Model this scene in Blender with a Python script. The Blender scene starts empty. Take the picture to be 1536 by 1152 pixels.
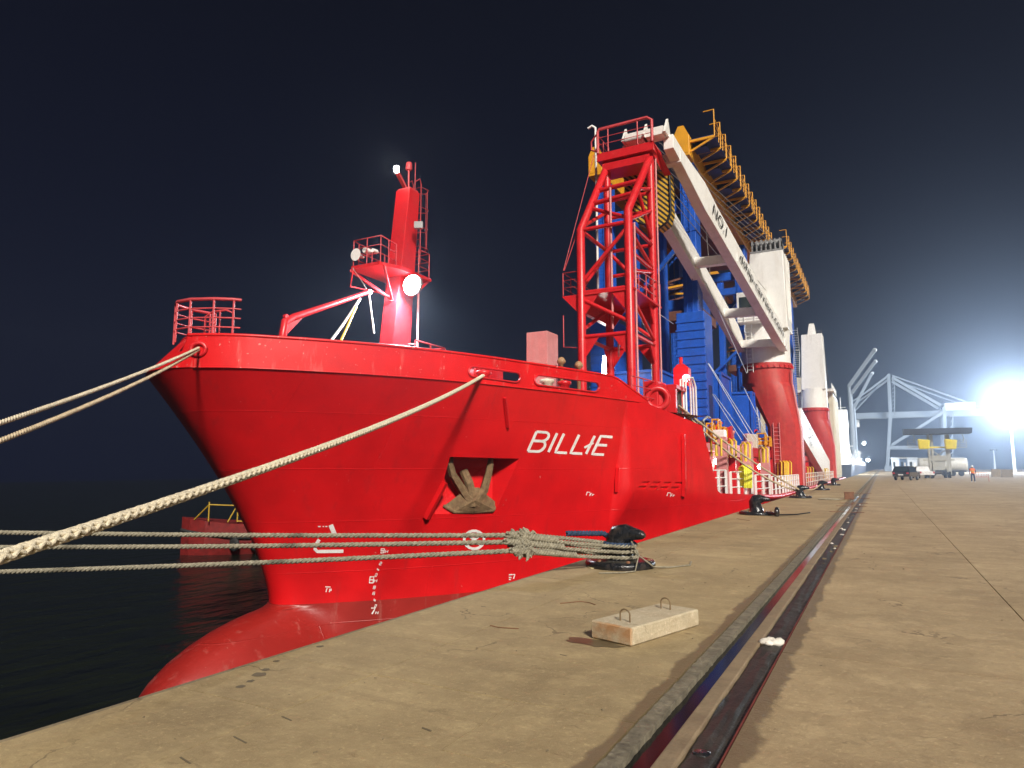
import bpy, bmesh, math, random
import numpy as np
from mathutils import Vector, Matrix
from mathutils.geometry import delaunay_2d_cdt
random.seed(7)
SC = bpy.context.scene
COL = SC.collection
R = math.radians

# ------------------------------------------------------------------ camera
F, CX, CY, HCAM = 1010.0, 768.0, 576.0, 1.6
PIT = math.atan((701.0 - CY) / F)
YAW = math.atan((1322.0 - CX) / F * math.cos(PIT))
cam_d = bpy.data.cameras.new('camera')
cam = bpy.data.objects.new('camera', cam_d)
COL.objects.link(cam)
cam.location = (0, 0, HCAM)
cam.rotation_euler = (math.pi / 2 + PIT, 0, YAW)
cam_d.sensor_width = 36
cam_d.lens = F / 1536 * 36
cam_d.clip_start = 0.05
cam_d.clip_end = 3000
SC.camera = cam

# ------------------------------------------------------------------ night sky
wd = bpy.data.worlds.new('World')
SC.world = wd
wd.use_nodes = True
nt = wd.node_tree
nt.nodes.clear()
w_out = nt.nodes.new('ShaderNodeOutputWorld')
w_bg = nt.nodes.new('ShaderNodeBackground')
w_tc = nt.nodes.new('ShaderNodeTexCoord')
w_sep = nt.nodes.new('ShaderNodeSeparateXYZ')
w_r = nt.nodes.new('ShaderNodeValToRGB')
nt.links.new(w_tc.outputs['Generated'], w_sep.inputs[0])
nt.links.new(w_sep.outputs['Z'], w_r.inputs[0])
w_r.color_ramp.elements[0].position = 0.0
w_r.color_ramp.elements[0].color = (0.005, 0.007, 0.021, 1)
w_r.color_ramp.elements[1].position = 0.75
w_r.color_ramp.elements[1].color = (0.0016, 0.0018, 0.005, 1)
nt.links.new(w_r.outputs[0], w_bg.inputs[0])
nt.links.new(w_bg.outputs[0], w_out.inputs[0])
w_bg.inputs[1].default_value = 1.0

# ------------------------------------------------------------------ key light (terminal floodlighting behind the viewer)
sun_d = bpy.data.lights.new('key_light', 'SUN')
sun_d.energy = 5.0
sun_d.angle = R(6.5)
sun_d.color = (1.0, 0.93, 0.82)
sun = bpy.data.objects.new('key_light', sun_d)
COL.objects.link(sun)
SUN_DIR = Vector((0.60, -0.60, 0.57)).normalized()      # towards the light
sun.rotation_euler = SUN_DIR.to_track_quat('Z', 'Y').to_euler()
sun.location = (30, -25, 40)

SC.view_settings.view_transform = 'Standard'
SC.view_settings.look = 'None'
SC.view_settings.exposure = 0.22
SC.view_settings.gamma = 1.0
SC.view_settings.use_curve_mapping = False
SC.cycles.use_denoising = True
SC.cycles.max_bounces = 6
SC.cycles.diffuse_bounces = 3
SC.cycles.glossy_bounces = 3
SC.cycles.volume_bounces = 0
SC.cycles.transparent_max_bounces = 8
SC.cycles.sample_clamp_indirect = 6.0
SC.cycles.caustics_reflective = False
SC.cycles.caustics_refractive = False
SC.cycles.use_light_tree = True

# ------------------------------------------------------------------ pixel <-> place (photograph is 1536 x 1152)
_f = np.array([-math.sin(YAW) * math.cos(PIT), math.cos(YAW) * math.cos(PIT), math.sin(PIT)])
_r = np.array([math.cos(YAW), math.sin(YAW), 0.0])
_u = np.cross(_r, _f)
_c = np.array([0, 0, HCAM])
def ray(px, py): return _r * (px - CX) / F + _u * (CY - py) / F + _f
def atz(px, py, z): d = ray(px, py); return Vector(_c + d * ((z - HCAM) / d[2]))
def atx(px, py, x): d = ray(px, py); return Vector(_c + d * (x / d[0]))
def aty(px, py, y): d = ray(px, py); return Vector(_c + d * (y / d[1]))

# ------------------------------------------------------------------ materials
MATS = {}
def mat(name, col, rough=0.5, metal=0.0, var=0.12, scale=3.0, bump=0.0, bscale=40.0, dirt=None, damt=0.0,
        dscale=1.2, coat=0.0, emit=None, estr=0.0, streak=False, spec=0.5, alpha=None):
    if name in MATS: return MATS[name]
    m = bpy.data.materials.new(name)
    m.use_nodes = True
    t = m.node_tree
    b = t.nodes['Principled BSDF']
    b.inputs['Roughness'].default_value = rough
    b.inputs['Metallic'].default_value = metal
    b.inputs['Specular IOR Level'].default_value = spec
    b.inputs['Coat Weight'].default_value = coat
    geo = t.nodes.new('ShaderNodeNewGeometry')
    n = t.nodes.new('ShaderNodeTexNoise')
    n.inputs['Scale'].default_value = scale
    n.inputs['Detail'].default_value = 7
    n.inputs['Roughness'].default_value = 0.62
    t.links.new(geo.outputs['Position'], n.inputs['Vector'])
    r = t.nodes.new('ShaderNodeValToRGB')
    r.color_ramp.elements[0].position = 0.3
    r.color_ramp.elements[1].position = 0.7
    r.color_ramp.elements[0].color = tuple(c * (1 - var) for c in col) + (1,)
    r.color_ramp.elements[1].color = tuple(min(1, c * (1 + var)) for c in col) + (1,)
    t.links.new(n.outputs['Fac'], r.inputs[0])
    out = r.outputs[0]
    if dirt is not None:
        mp = t.nodes.new('ShaderNodeMapping')
        mp.inputs['Scale'].default_value = (1, 1, 0.18) if streak else (1, 1, 1)
        t.links.new(geo.outputs['Position'], mp.inputs[0])
        n2 = t.nodes.new('ShaderNodeTexNoise')
        n2.inputs['Scale'].default_value = dscale
        n2.inputs['Detail'].default_value = 9
        n2.inputs['Roughness'].default_value = 0.7
        t.links.new(mp.outputs[0], n2.inputs['Vector'])
        r2 = t.nodes.new('ShaderNodeValToRGB')
        r2.color_ramp.elements[0].position = 0.5
        r2.color_ramp.elements[0].color = (0, 0, 0, 1)
        r2.color_ramp.elements[1].position = 0.78
        r2.color_ramp.elements[1].color = (damt, damt, damt, 1)
        t.links.new(n2.outputs['Fac'], r2.inputs[0])
        mx = t.nodes.new('ShaderNodeMix'); mx.data_type = 'RGBA'
        t.links.new(r2.outputs[0], mx.inputs[0])
        t.links.new(out, mx.inputs[6])
        mx.inputs[7].default_value = tuple(dirt) + (1,)
        out = mx.outputs[2]
    t.links.new(out, b.inputs['Base Color'])
    rr = t.nodes.new('ShaderNodeMapRange')
    rr.inputs[3].default_value = max(0.02, rough - 0.1); rr.inputs[4].default_value = min(1, rough + 0.1)
    t.links.new(n.outputs['Fac'], rr.inputs[0]); t.links.new(rr.outputs[0], b.inputs['Roughness'])
    if bump > 0:
        nb = t.nodes.new('ShaderNodeTexNoise')
        nb.inputs['Scale'].default_value = bscale; nb.inputs['Detail'].default_value = 5
        t.links.new(geo.outputs['Position'], nb.inputs['Vector'])
        bp = t.nodes.new('ShaderNodeBump')
        bp.inputs['Strength'].default_value = min(1, bump); bp.inputs['Distance'].default_value = 0.02
        t.links.new(nb.outputs['Fac'], bp.inputs['Height'])
        t.links.new(bp.outputs[0], b.inputs['Normal'])
    if emit is not None:
        b.inputs['Emission Color'].default_value = tuple(emit) + (1,)
        b.inputs['Emission Strength'].default_value = estr
    MATS[name] = m
    return m

def nodes_of(m): return m.node_tree.nodes, m.node_tree.links, m.node_tree.nodes['Principled BSDF']

RED = (0.66, 0.007, 0.010)
def hull_paint(name, base, worn, worn_amt, rough, plates=True, chip=.735):
    """ship paint: faint plate seams, weld relief, scuffs"""
    m = bpy.data.materials.new(name); m.use_nodes = True
    N, L, b = nodes_of(m)
    geo = N.new('ShaderNodeNewGeometry')
    n1 = N.new('ShaderNodeTexNoise'); n1.inputs['Scale'].default_value = 0.8; n1.inputs['Detail'].default_value = 8
    L.new(geo.outputs['Position'], n1.inputs['Vector'])
    r1 = N.new('ShaderNodeValToRGB')
    r1.color_ramp.elements[0].position = .3; r1.color_ramp.elements[1].position = .72
    r1.color_ramp.elements[0].color = tuple(c * .84 for c in base) + (1,)
    r1.color_ramp.elements[1].color = tuple(c * 1.1 for c in base) + (1,)
    L.new(n1.outputs['Fac'], r1.inputs[0])
    mp = N.new('ShaderNodeMapping'); mp.inputs['Scale'].default_value = (2.2, 2.2, .35)
    L.new(geo.outputs['Position'], mp.inputs[0])
    n2 = N.new('ShaderNodeTexNoise'); n2.inputs['Scale'].default_value = 1.0; n2.inputs['Detail'].default_value = 10; n2.inputs['Roughness'].default_value = .72
    L.new(mp.outputs[0], n2.inputs['Vector'])
    r2 = N.new('ShaderNodeValToRGB')
    r2.color_ramp.elements[0].position = .56; r2.color_ramp.elements[0].color = (0, 0, 0, 1)
    r2.color_ramp.elements[1].position = .8; r2.color_ramp.elements[1].color = (worn_amt,) * 3 + (1,)
    L.new(n2.outputs['Fac'], r2.inputs[0])
    mx = N.new('ShaderNodeMix'); mx.data_type = 'RGBA'
    L.new(r2.outputs[0], mx.inputs[0]); L.new(r1.outputs[0], mx.inputs[6]); mx.inputs[7].default_value = tuple(worn) + (1,)
    # small paint chips
    n3 = N.new('ShaderNodeTexNoise'); n3.inputs['Scale'].default_value = 9; n3.inputs['Detail'].default_value = 3
    L.new(geo.outputs['Position'], n3.inputs['Vector'])
    r3 = N.new('ShaderNodeValToRGB')
    r3.color_ramp.elements[0].position = chip; r3.color_ramp.elements[0].color = (0, 0, 0, 1)
    r3.color_ramp.elements[1].position = chip + .02; r3.color_ramp.elements[1].color = (.45,) * 3 + (1,)
    L.new(n3.outputs['Fac'], r3.inputs[0])
    mx2 = N.new('ShaderNodeMix'); mx2.data_type = 'RGBA'
    L.new(r3.outputs[0], mx2.inputs[0]); L.new(mx.outputs[2], mx2.inputs[6]); mx2.inputs[7].default_value = (.75, .42, .36, 1)
    L.new(mx2.outputs[2], b.inputs['Base Color'])
    b.inputs['Roughness'].default_value = rough
    sp = N.new('ShaderNodeSeparateXYZ'); L.new(geo.outputs['Position'], sp.inputs[0])
    cb = N.new('ShaderNodeCombineXYZ')
    L.new(sp.outputs['Y'], cb.inputs[0]); L.new(sp.outputs['Z'], cb.inputs[1])
    br = N.new('ShaderNodeTexBrick')
    br.inputs['Scale'].default_value = 1.0
    br.inputs['Brick Width'].default_value = 5.2; br.inputs['Row Height'].default_value = 1.55
    br.inputs['Mortar Size'].default_value = .016; br.inputs['Mortar Smooth'].default_value = 1.0
    br.inputs['Color1'].default_value = (0, 0, 0, 1); br.inputs['Color2'].default_value = (0, 0, 0, 1); br.inputs['Mortar'].default_value = (1, 1, 1, 1)
    L.new(cb.outputs[0], br.inputs['Vector'])
    n4 = N.new('ShaderNodeTexNoise'); n4.inputs['Scale'].default_value = .9; n4.inputs['Detail'].default_value = 3
    L.new(geo.outputs['Position'], n4.inputs['Vector'])
    ad = N.new('ShaderNodeMath'); ad.operation = 'MULTIPLY_ADD'
    L.new(br.outputs['Color'], ad.inputs[0]); ad.inputs[1].default_value = .5 if plates else 0.0; L.new(n4.outputs['Fac'], ad.inputs[2])
    bp = N.new('ShaderNodeBump'); bp.inputs['Strength'].default_value = .35; bp.inputs['Distance'].default_value = .05
    L.new(ad.outputs[0], bp.inputs['Height']); L.new(bp.outputs[0], b.inputs['Normal'])
    MATS[name] = m
    return m

hull_paint('red_hull', RED, (.40, .018, .02), .75, .40)
hull_paint('red_bulwark', (.68, .010, .012), (.72, .30, .26), .75, .38, plates=False, chip=.68)
hull_paint('antifouling', (.30, .016, .012), (.46, .17, .14), .8, .42)
mat('red', (.58, .014, .02), .36, var=.1, dirt=(.42, .06, .05), damt=.5, dscale=1.5)
mat('red_pale', (.60, .24, .24), .55, var=.1, dirt=(.5, .4, .38), damt=.6, dscale=1.5, streak=True)
mat('red_rail', (.52, .06, .07), .45)
mat('red_ped', (.46, .03, .025), .5, var=.15, dirt=(.5, .16, .1), damt=.5, dscale=1.2, streak=True)
mat('white', (.82, .81, .78), .42, var=.05, dirt=(.46, .40, .32), damt=.5, dscale=.9, streak=True)
mat('white_plain', (.8, .8, .78), .45, var=.04)
mat('marking', (.82, .80, .78), .55, var=.08, dirt=(.6, .3, .28), damt=.6, dscale=7)
mat('cream', (.62, .58, .46), .5, var=.08, dirt=(.3, .22, .14), damt=.5, streak=True)
mat('blue', (.014, .095, .50), .4, var=.14, dirt=(.03, .06, .16), damt=.6, dscale=1.0, streak=True)
mat('blue_dark', (.01, .03, .12), .5)
mat('amber', (.74, .34, .014), .5, var=.12, dirt=(.3, .14, .04), damt=.7, dscale=1.5)
mat('brown_net', (.16, .06, .04), .7)
mat('yellow', (.72, .48, .02), .5, var=.1, dirt=(.3, .2, .05), damt=.5)
mat('lime', (.62, .62, .03), .5)
mat('grey_steel', (.32, .32, .32), .45, metal=.3)
mat('wire', (.30, .27, .25), .5, metal=.4)
mat('black_paint', (.014, .015, .018), .22, var=.4, scale=12, bump=.5, bscale=25, dirt=(.10, .07, .05), damt=.6, dscale=6)
mat('black', (.012, .012, .013), .5)
mat('dark_steel', (.05, .045, .04), .5, metal=.3, dirt=(.18, .09, .05), damt=.6)
mat('rust', (.20, .09, .045), .8, var=.3, scale=8, bump=.4)
mat('anchor_rust', (.19, .12, .06), .85, var=.4, scale=7, bump=.8, bscale=18, dirt=(.16, .06, .03), damt=.9, dscale=4)
mat('rope_white', (.66, .58, .43), .9, var=.2, scale=14, bump=.6, bscale=90)
mat('rope_grey', (.29, .26, .19), .95, var=.35, scale=16, bump=.8, bscale=90)
mat('rope_tan', (.52, .42, .28), .95, var=.25, scale=14)
mat('rope_blue', (.03, .055, .11), .95, var=.6, scale=20, bump=.8, bscale=80)
mat('glass', (.02, .03, .03), .08, spec=.8)
mat('tyre', (.02, .02, .02), .8)
mat('hoop', (.22, .15, .08), .7, metal=.3)
mat('skin', (.30, .17, .11), .6)
mat('orange_vest', (.85, .18, .03), .7)
mat('navy_cloth', (.03, .04, .09), .85)
mat('pale_steel', (.55, .60, .66), .5)
mat('lamp_white', (.9, .9, .9), .3, emit=(.93, .97, 1), estr=60)
mat('lamp_small', (.9, .9, .9), .3, emit=(1, .95, .85), estr=30)
mat('lamp_red', (.8, .02, .02), .3, emit=(1, .12, .16), estr=25)
mat('cardboard', (.55, .47, .26), .9, var=.1)
mat('plaster', (.75, .70, .62), .95, var=.15, bump=1, bscale=20)

# ------------------------------------------------------------------ object helpers
ORG = {}
def root(name, label, cat, loc=(0, 0, 0), group=None):
    o = bpy.data.objects.new(name, None)
    o.empty_display_size = .3
    COL.objects.link(o)
    o.location = loc
    o['label'] = label; o['category'] = cat
    if group: o['group'] = group
    ORG[o.name] = Vector(loc)
    return o

def tag(o, label, cat, group=None):
    o['label'] = label; o['category'] = cat
    if group: o['group'] = group
    return o

class MB:
    def __init__(s): s.v = []; s.f = []; s.sm = []
    def add(s, vs, fs, smooth=False):
        k = len(s.v)
        s.v += [tuple(p) for p in vs]
        s.f += [tuple(i + k for i in f) for f in fs]
        s.sm += [smooth] * len(fs)
        return s
    def box(s, c, d, rz=0.0, M=None):
        x, y, z = d[0] / 2, d[1] / 2, d[2] / 2
        vs = [Vector((i * x, j * y, k * z)) for k in (-1, 1) for j in (-1, 1) for i in (-1, 1)]
        if M is None: M = Matrix.Rotation(rz, 3, 'Z')
        vs = [M @ p + Vector(c) for p in vs]
        return s.add(vs, [(0, 2, 3, 1), (4, 5, 7, 6), (0, 1, 5, 4), (2, 6, 7, 3), (0, 4, 6, 2), (1, 3, 7, 5)])
    def bb(s, a, b):
        a, b = Vector(a), Vector(b)
        return s.box((a + b) / 2, [abs(q) for q in (b - a)])
    def hexa(s, bot, top):
        """frustum from 4 bottom and 4 top points, both counter-clockwise seen from above"""
        return s.add(list(bot) + list(top), [(3, 2, 1, 0), (4, 5, 6, 7)] + [(i, (i + 1) % 4, 4 + (i + 1) % 4, 4 + i) for i in range(4)])
    def beam(s, p, q, w, h, up=(0, 0, 1)):
        p, q = Vector(p), Vector(q); d = (q - p)
        if d.length < 1e-6: return s
        d.normalize(); up = Vector(up)
        if abs(d.dot(up)) > .99: up = Vector((1, 0, 0))
        a = d.cross(up).normalized(); b = a.cross(d)
        vs = [c + a * (i * w / 2) + b * (j * h / 2) for c in (p, q) for i, j in ((-1, -1), (1, -1), (1, 1), (-1, 1))]
        return s.add(vs, [(0, 1, 2, 3), (7, 6, 5, 4)] + [(i, 4 + i, 4 + (i + 1) % 4, (i + 1) % 4) for i in range(4)])
    def tube(s, pts, r, n=6, cap=True, smooth=True):
        pts = [Vector(p) for p in pts]; m = len(pts)
        rs = r if isinstance(r, (list, tuple)) else [r] * m
        ref = None; rings = []
        for i in range(m):
            d = (pts[min(i + 1, m - 1)] - pts[max(i - 1, 0)])
            d = d.normalized() if d.length > 1e-9 else Vector((0, 0, 1))
            if ref is None:
                ref = Vector((0, 0, 1)) if abs(d.z) < .9 else Vector((1, 0, 0))
            a = d.cross(ref)
            if a.length < 1e-4: a = d.cross(Vector((0, 1, 0)))
            a.normalize(); b = a.cross(d).normalized(); ref = b
            rings.append([pts[i] + (a * math.cos(2 * math.pi * k / n) + b * math.sin(2 * math.pi * k / n)) * rs[i] for k in range(n)])
        vs = [p for g in rings for p in g]
        fs = [(i * n + k, i * n + (k + 1) % n, (i + 1) * n + (k + 1) % n, (i + 1) * n + k) for i in range(m - 1) for k in range(n)]
        s.add(vs, fs, smooth)
        if cap:
            s.add(rings[0], [tuple(range(n))]); s.add(rings[-1], [tuple(reversed(range(n)))])
        return s
    def bar(s, p, q, r, n=6): return s.tube([p, q], r, n)
    def lathe(s, c, prof, n=16, axis='Z', smooth=True, rot=None):
        c = Vector(c); vs = []
        for rr, h in prof:
            for k in range(n):
                a = 2 * math.pi * k / n
                p = Vector((rr * math.cos(a), rr * math.sin(a), h))
                if axis == 'X': p = Vector((p.z, p.x, p.y))
                if axis == 'Y': p = Vector((p.y, p.z, p.x))
                if rot is not None: p = rot @ p
                vs.append(c + p)
        m = len(prof)
        fs = [(i * n + k, i * n + (k + 1) % n, (i + 1) * n + (k + 1) % n, (i + 1) * n + k) for i in range(m - 1) for k in range(n)]
        s.add(vs, fs, smooth)
        s.add(vs[:n], [tuple(reversed(range(n)))]); s.add(vs[-n:], [tuple(range(n))])
        return s
    def prism(s, poly, ext):
        ext = Vector(ext); n = len(poly); poly = [Vector(p) for p in poly]
        vs = poly + [p + ext for p in poly]
        return s.add(vs, [tuple(reversed(range(n))), tuple(range(n, 2 * n))] + [(i, (i + 1) % n, n + (i + 1) % n, n + i) for i in range(n)])
    def rail(s, pts, h=1.0, bars=2, step=1.2, r=.025, posts=True):
        pts = [Vector(p) for p in pts]
        for k in range(bars + 1):
            z = h * (1 - k / (bars + 1))
            s.tube([p + Vector((0, 0, z)) for p in pts], r if k == 0 else r * .75, 5)
        if posts:
            for a, b in zip(pts, pts[1:]):
                n = max(1, round((b - a).length / step))
                for i in range(n):
                    p = a.lerp(b, i / n); s.bar(p, p + Vector((0, 0, h)), r, 5)
            s.bar(pts[-1], pts[-1] + Vector((0, 0, h)), r, 5)
        return s
    def build(s, name, m, parent=None, label=None, bevel=0.0, fixn=True):
        me = bpy.data.meshes.new(name)
        o0 = ORG[parent.name] if parent is not None else Vector((0, 0, 0))
        me.from_pydata([Vector(p) - o0 for p in s.v], [], s.f)
        me.polygons.foreach_set('use_smooth', s.sm)
        if fixn:
            bm = bmesh.new(); bm.from_mesh(me); bmesh.ops.recalc_face_normals(bm, faces=bm.faces); bm.to_mesh(me); bm.free()
        me.materials.append(MATS[m] if isinstance(m, str) else m)
        o = bpy.data.objects.new(name, me)
        COL.objects.link(o)
        o.parent = parent
        ORG[o.name] = o0
        if bevel > 0:
            md = o.modifiers.new('bevel', 'BEVEL'); md.width = bevel; md.segments = 2; md.limit_method = 'ANGLE'
        if label: o['label'] = label
        return o

def recenter(o):
    """put a top-level mesh's origin at the base of its bounds"""
    me = o.data
    a = np.empty(len(me.vertices) * 3); me.vertices.foreach_get('co', a); a = a.reshape(-1, 3)
    c = Vector(((a[:, 0].min() + a[:, 0].max()) / 2, (a[:, 1].min() + a[:, 1].max()) / 2, a[:, 2].min()))
    me.transform(Matrix.Translation(-c)); o.location = c
    ORG[o.name] = c
    return o

def copy_tree(o, parent=None):
    c = o.copy(); COL.objects.link(c); c.parent = parent
    for ch in o.children: copy_tree(ch, c)
    return c

def sag(a, b, d, n=40):
    a, b = Vector(a), Vector(b)
    return [a.lerp(b, t) - Vector((0, 0, 4 * d * t * (1 - t))) for t in (i / n for i in range(n + 1))]

def resample(pts, step):
    out = [Vector(pts[0])]; acc = 0
    for a, b in zip(pts, pts[1:]):
        L = (b - a).length; t = step - acc
        while t <= L:
            out.append(a.lerp(b, t / L)); t += step
        acc = (acc + L) % step if L > 0 else acc
    out.append(Vector(pts[-1]))
    return out

def rope_mesh(mb, pts, r, pitch=.28, strands=3, step=.035, plait=False):
    pts = resample([Vector(p) for p in pts], step)
    ref = None; fr = []
    m = len(pts)
    for i in range(m):
        d = (pts[min(i + 1, m - 1)] - pts[max(i - 1, 0)])
        d = d.normalized() if d.length > 1e-9 else Vector((0, 0, 1))
        if ref is None: ref = Vector((0, 0, 1)) if abs(d.z) < .9 else Vector((1, 0, 0))
        a = d.cross(ref).normalized(); b = a.cross(d).normalized(); ref = b
        fr.append((a, b))
    mb.tube(pts[::3] + [pts[-1]], r * .62, 6)
    dirs = [(1, k, strands) for k in range(strands)] if not plait else [(1, k, 4) for k in range(4)] + [(-1, k + .5, 4) for k in range(4)]
    for sg, k, n in dirs:
        path = []
        for i, p in enumerate(pts):
            ang = sg * 2 * math.pi * (i * step / pitch) + 2 * math.pi * k / n
            rr = r * (.56 if not plait else .70 + .16 * math.cos(ang * 4 / 1 * .5))
            path.append(p + (fr[i][0] * math.cos(ang) + fr[i][1] * math.sin(ang)) * rr)
        mb.tube(path, r * (.46 if not plait else .34), 5)

# ================================================================== SETTING
def structure(o): o['kind'] = 'structure'; return o

def concrete(name, c1, c2, stain, wet_x=None, streaks=True):
    m = bpy.data.materials.new(name); m.use_nodes = True
    N, L, b = nodes_of(m)
    geo = N.new('ShaderNodeNewGeometry'); P = geo.outputs['Position']
    def noise(s, d=8, r=.65, vec=P, dist=0.0):
        n = N.new('ShaderNodeTexNoise'); n.inputs['Scale'].default_value = s; n.inputs['Detail'].default_value = d
        n.inputs['Roughness'].default_value = r; n.inputs['Distortion'].default_value = dist
        L.new(vec, n.inputs['Vector']); return n.outputs['Fac']
    def ramp(f, p0, p1, a=(0, 0, 0), z=(1, 1, 1)):
        r = N.new('ShaderNodeValToRGB'); r.color_ramp.elements[0].position = p0; r.color_ramp.elements[1].position = p1
        r.color_ramp.elements[0].color = tuple(a) + (1,); r.color_ramp.elements[1].color = tuple(z) + (1,)
        L.new(f, r.inputs[0]); return r.outputs[0]
    def mix(fac, a, c):
        x = N.new('ShaderNodeMix'); x.data_type = 'RGBA'
        L.new(fac, x.inputs[0])
        if isinstance(a, tuple): x.inputs[6].default_value = a + (1,)
        else: L.new(a, x.inputs[6])
        if isinstance(c, tuple): x.inputs[7].default_value = c + (1,)
        else: L.new(c, x.inputs[7])
        return x.outputs[2]
    col = mix(ramp(noise(.55, 10, .7), .35, .65), ramp(noise(.22, 6), .3, .7, c1, c2), tuple(c * .70 for c in c1))
    col = mix(ramp(noise(2.6, 9, .7), .50, .72, (0, 0, 0), (.55, .55, .55)), col, tuple(min(1, c * 1.18) for c in c2))
    mp = N.new('ShaderNodeMapping'); mp.inputs['Scale'].default_value = (.35, 2.6, 1)      # traffic and rain drag marks
    mp.inputs['Rotation'].default_value = (0, 0, R(8)); L.new(P, mp.inputs[0])
    col = mix(ramp(noise(.9, 9, .7, mp.outputs[0], .6), .5, .8, (0, 0, 0), (.75, .75, .75)), col, stain)
    col = mix(ramp(noise(5.5, 6), .62, .8, (0, 0, 0), (.35, .35, .35)), col, tuple(min(1, c * 1.25) for c in c2))
    col = mix(ramp(noise(1.7, 10, .75), .62, .72, (0, 0, 0), (.55, .55, .55)), col, tuple(c * .55 for c in stain))
    col = mix(ramp(noise(60, 2), .66, .74, (0, 0, 0), (.3, .3, .3)), col, tuple(c * .5 for c in stain))
    col = mix(ramp(noise(13, 8, .75), .50, .66, (0, 0, 0), (.55, .55, .55)), col, tuple(c * .72 for c in c1))
    col = mix(ramp(noise(24, 6, .7), .56, .68, (0, 0, 0), (.5, .5, .5)), col, tuple(min(1, c * 1.3) for c in c2))
    # hairline cracks and scraped patches
    vo = N.new('ShaderNodeTexVoronoi'); vo.feature = 'DISTANCE_TO_EDGE'; vo.inputs['Scale'].default_value = .55
    wv = N.new('ShaderNodeVectorMath'); wv.operation = 'ADD'; nc = N.new('ShaderNodeTexNoise'); nc.inputs['Scale'].default_value = 2.2; nc.inputs['Detail'].default_value = 6
    L.new(P, nc.inputs['Vector']); L.new(P, wv.inputs[0]); L.new(nc.outputs['Color'], wv.inputs[1]); L.new(wv.outputs[0], vo.inputs['Vector'])
    ck = N.new('ShaderNodeMath'); ck.operation = 'LESS_THAN'; L.new(vo.outputs['Distance'], ck.inputs[0]); ck.inputs[1].default_value = .0075
    cm = N.new('ShaderNodeMath'); cm.operation = 'MULTIPLY'; L.new(ck.outputs[0], cm.inputs[0]); L.new(ramp(noise(.5, 4), .5, .58, (0, 0, 0), (.6, .6, .6)), cm.inputs[1])
    col = mix(cm.outputs[0], col, tuple(c * .35 for c in stain))
    mp2 = N.new('ShaderNodeMapping'); mp2.inputs['Scale'].default_value = (1.2, 4.5, 1); mp2.inputs['Rotation'].default_value = (0, 0, R(-12)); L.new(P, mp2.inputs[0])
    col = mix(ramp(noise(1.6, 10, .78, mp2.outputs[0], 1.0), .62, .72, (0, 0, 0), (.85, .85, .85)), col, (stain[0] * .75, stain[1] * .6, stain[2] * .5))
    col = mix(ramp(noise(3.1, 10, .8, mp2.outputs[0], .8), .62, .74, (0, 0, 0), (.75, .75, .75)), col, tuple(min(1, c * 1.5) for c in c2))
    col = mix(ramp(noise(140, 2), .55, .75, (0, 0, 0), (.45, .45, .45)), col, tuple(min(1, c * 1.35) for c in c2))
    oi = N.new('ShaderNodeObjectInfo')
    mul = N.new('ShaderNodeMapRange'); mul.inputs[3].default_value = .94; mul.inputs[4].default_value = 1.05
    L.new(oi.outputs['Random'], mul.inputs[0])
    vm = N.new('ShaderNodeVectorMath'); vm.operation = 'SCALE'; L.new(col, vm.inputs[0]); L.new(mul.outputs[0], vm.inputs['Scale'])
    col = vm.outputs[0]
    rough = .86
    if wet_x is not None:                                      # damp fringe along the crane rail channel
        sp = N.new('ShaderNodeSeparateXYZ'); L.new(P, sp.inputs[0])
        d = N.new('ShaderNodeMath'); d.operation = 'SUBTRACT'; L.new(sp.outputs['X'], d.inputs[0]); d.inputs[1].default_value = wet_x[0]
        ab = N.new('ShaderNodeMath'); ab.operation = 'ABSOLUTE'; L.new(d.outputs[0], ab.inputs[0])
        sc = N.new('ShaderNodeMath'); sc.operation = 'DIVIDE'; L.new(ab.outputs[0], sc.inputs[0]); sc.inputs[1].default_value = wet_x[1]
        nz = N.new('ShaderNodeMath'); nz.operation = 'MULTIPLY'; L.new(noise(2.3, 10, .68), nz.inputs[0]); nz.inputs[1].default_value = 2.0
        df = N.new('ShaderNodeMath'); df.operation = 'SUBTRACT'; L.new(nz.outputs[0], df.inputs[0]); L.new(sc.outputs[0], df.inputs[1])
        wet = ramp(df.outputs[0], .05, .30, (0, 0, 0), (.8, .8, .8))
        col = mix(wet, col, tuple(c * .36 for c in c1))
        rr = N.new('ShaderNodeMapRange'); rr.inputs[3].default_value = rough; rr.inputs[4].default_value = .38
        L.new(wet, rr.inputs[0]); L.new(rr.outputs[0], b.inputs['Roughness'])
    else:
        b.inputs['Roughness'].default_value = rough
    L.new(col, b.inputs['Base Color'])
    hb_ = N.new('ShaderNodeMath'); hb_.operation = 'MULTIPLY_ADD'
    L.new(noise(38, 6, .7), hb_.inputs[0]); hb_.inputs[1].default_value = .3; L.new(noise(4, 8), hb_.inputs[2])
    bp = N.new('ShaderNodeBump'); bp.inputs['Strength'].default_value = .55; bp.inputs['Distance'].default_value = .035
    L.new(hb_.outputs[0], bp.inputs['Height']); L.new(bp.outputs[0], b.inputs['Normal'])
    MATS[name] = m
concrete('conc_left', (.345, .25, .126), (.45, .345, .182), (.20, .142, .072), wet_x=(-1.44, .13))
concrete('conc_right', (.37, .265, .142), (.48, .36, .205), (.24, .155, .08), wet_x=(-.88, .17))
concrete('conc_dark', (.22, .17, .10), (.30, .23, .14), (.12, .09, .05))
concrete('conc_block', (.50, .41, .27), (.62, .54, .39), (.36, .25, .14))
N_, L_, B_ = nodes_of(MATS['conc_block'])                  # rust-orange staining on one end of the block
src = B_.inputs['Base Color'].links[0].from_socket
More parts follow.
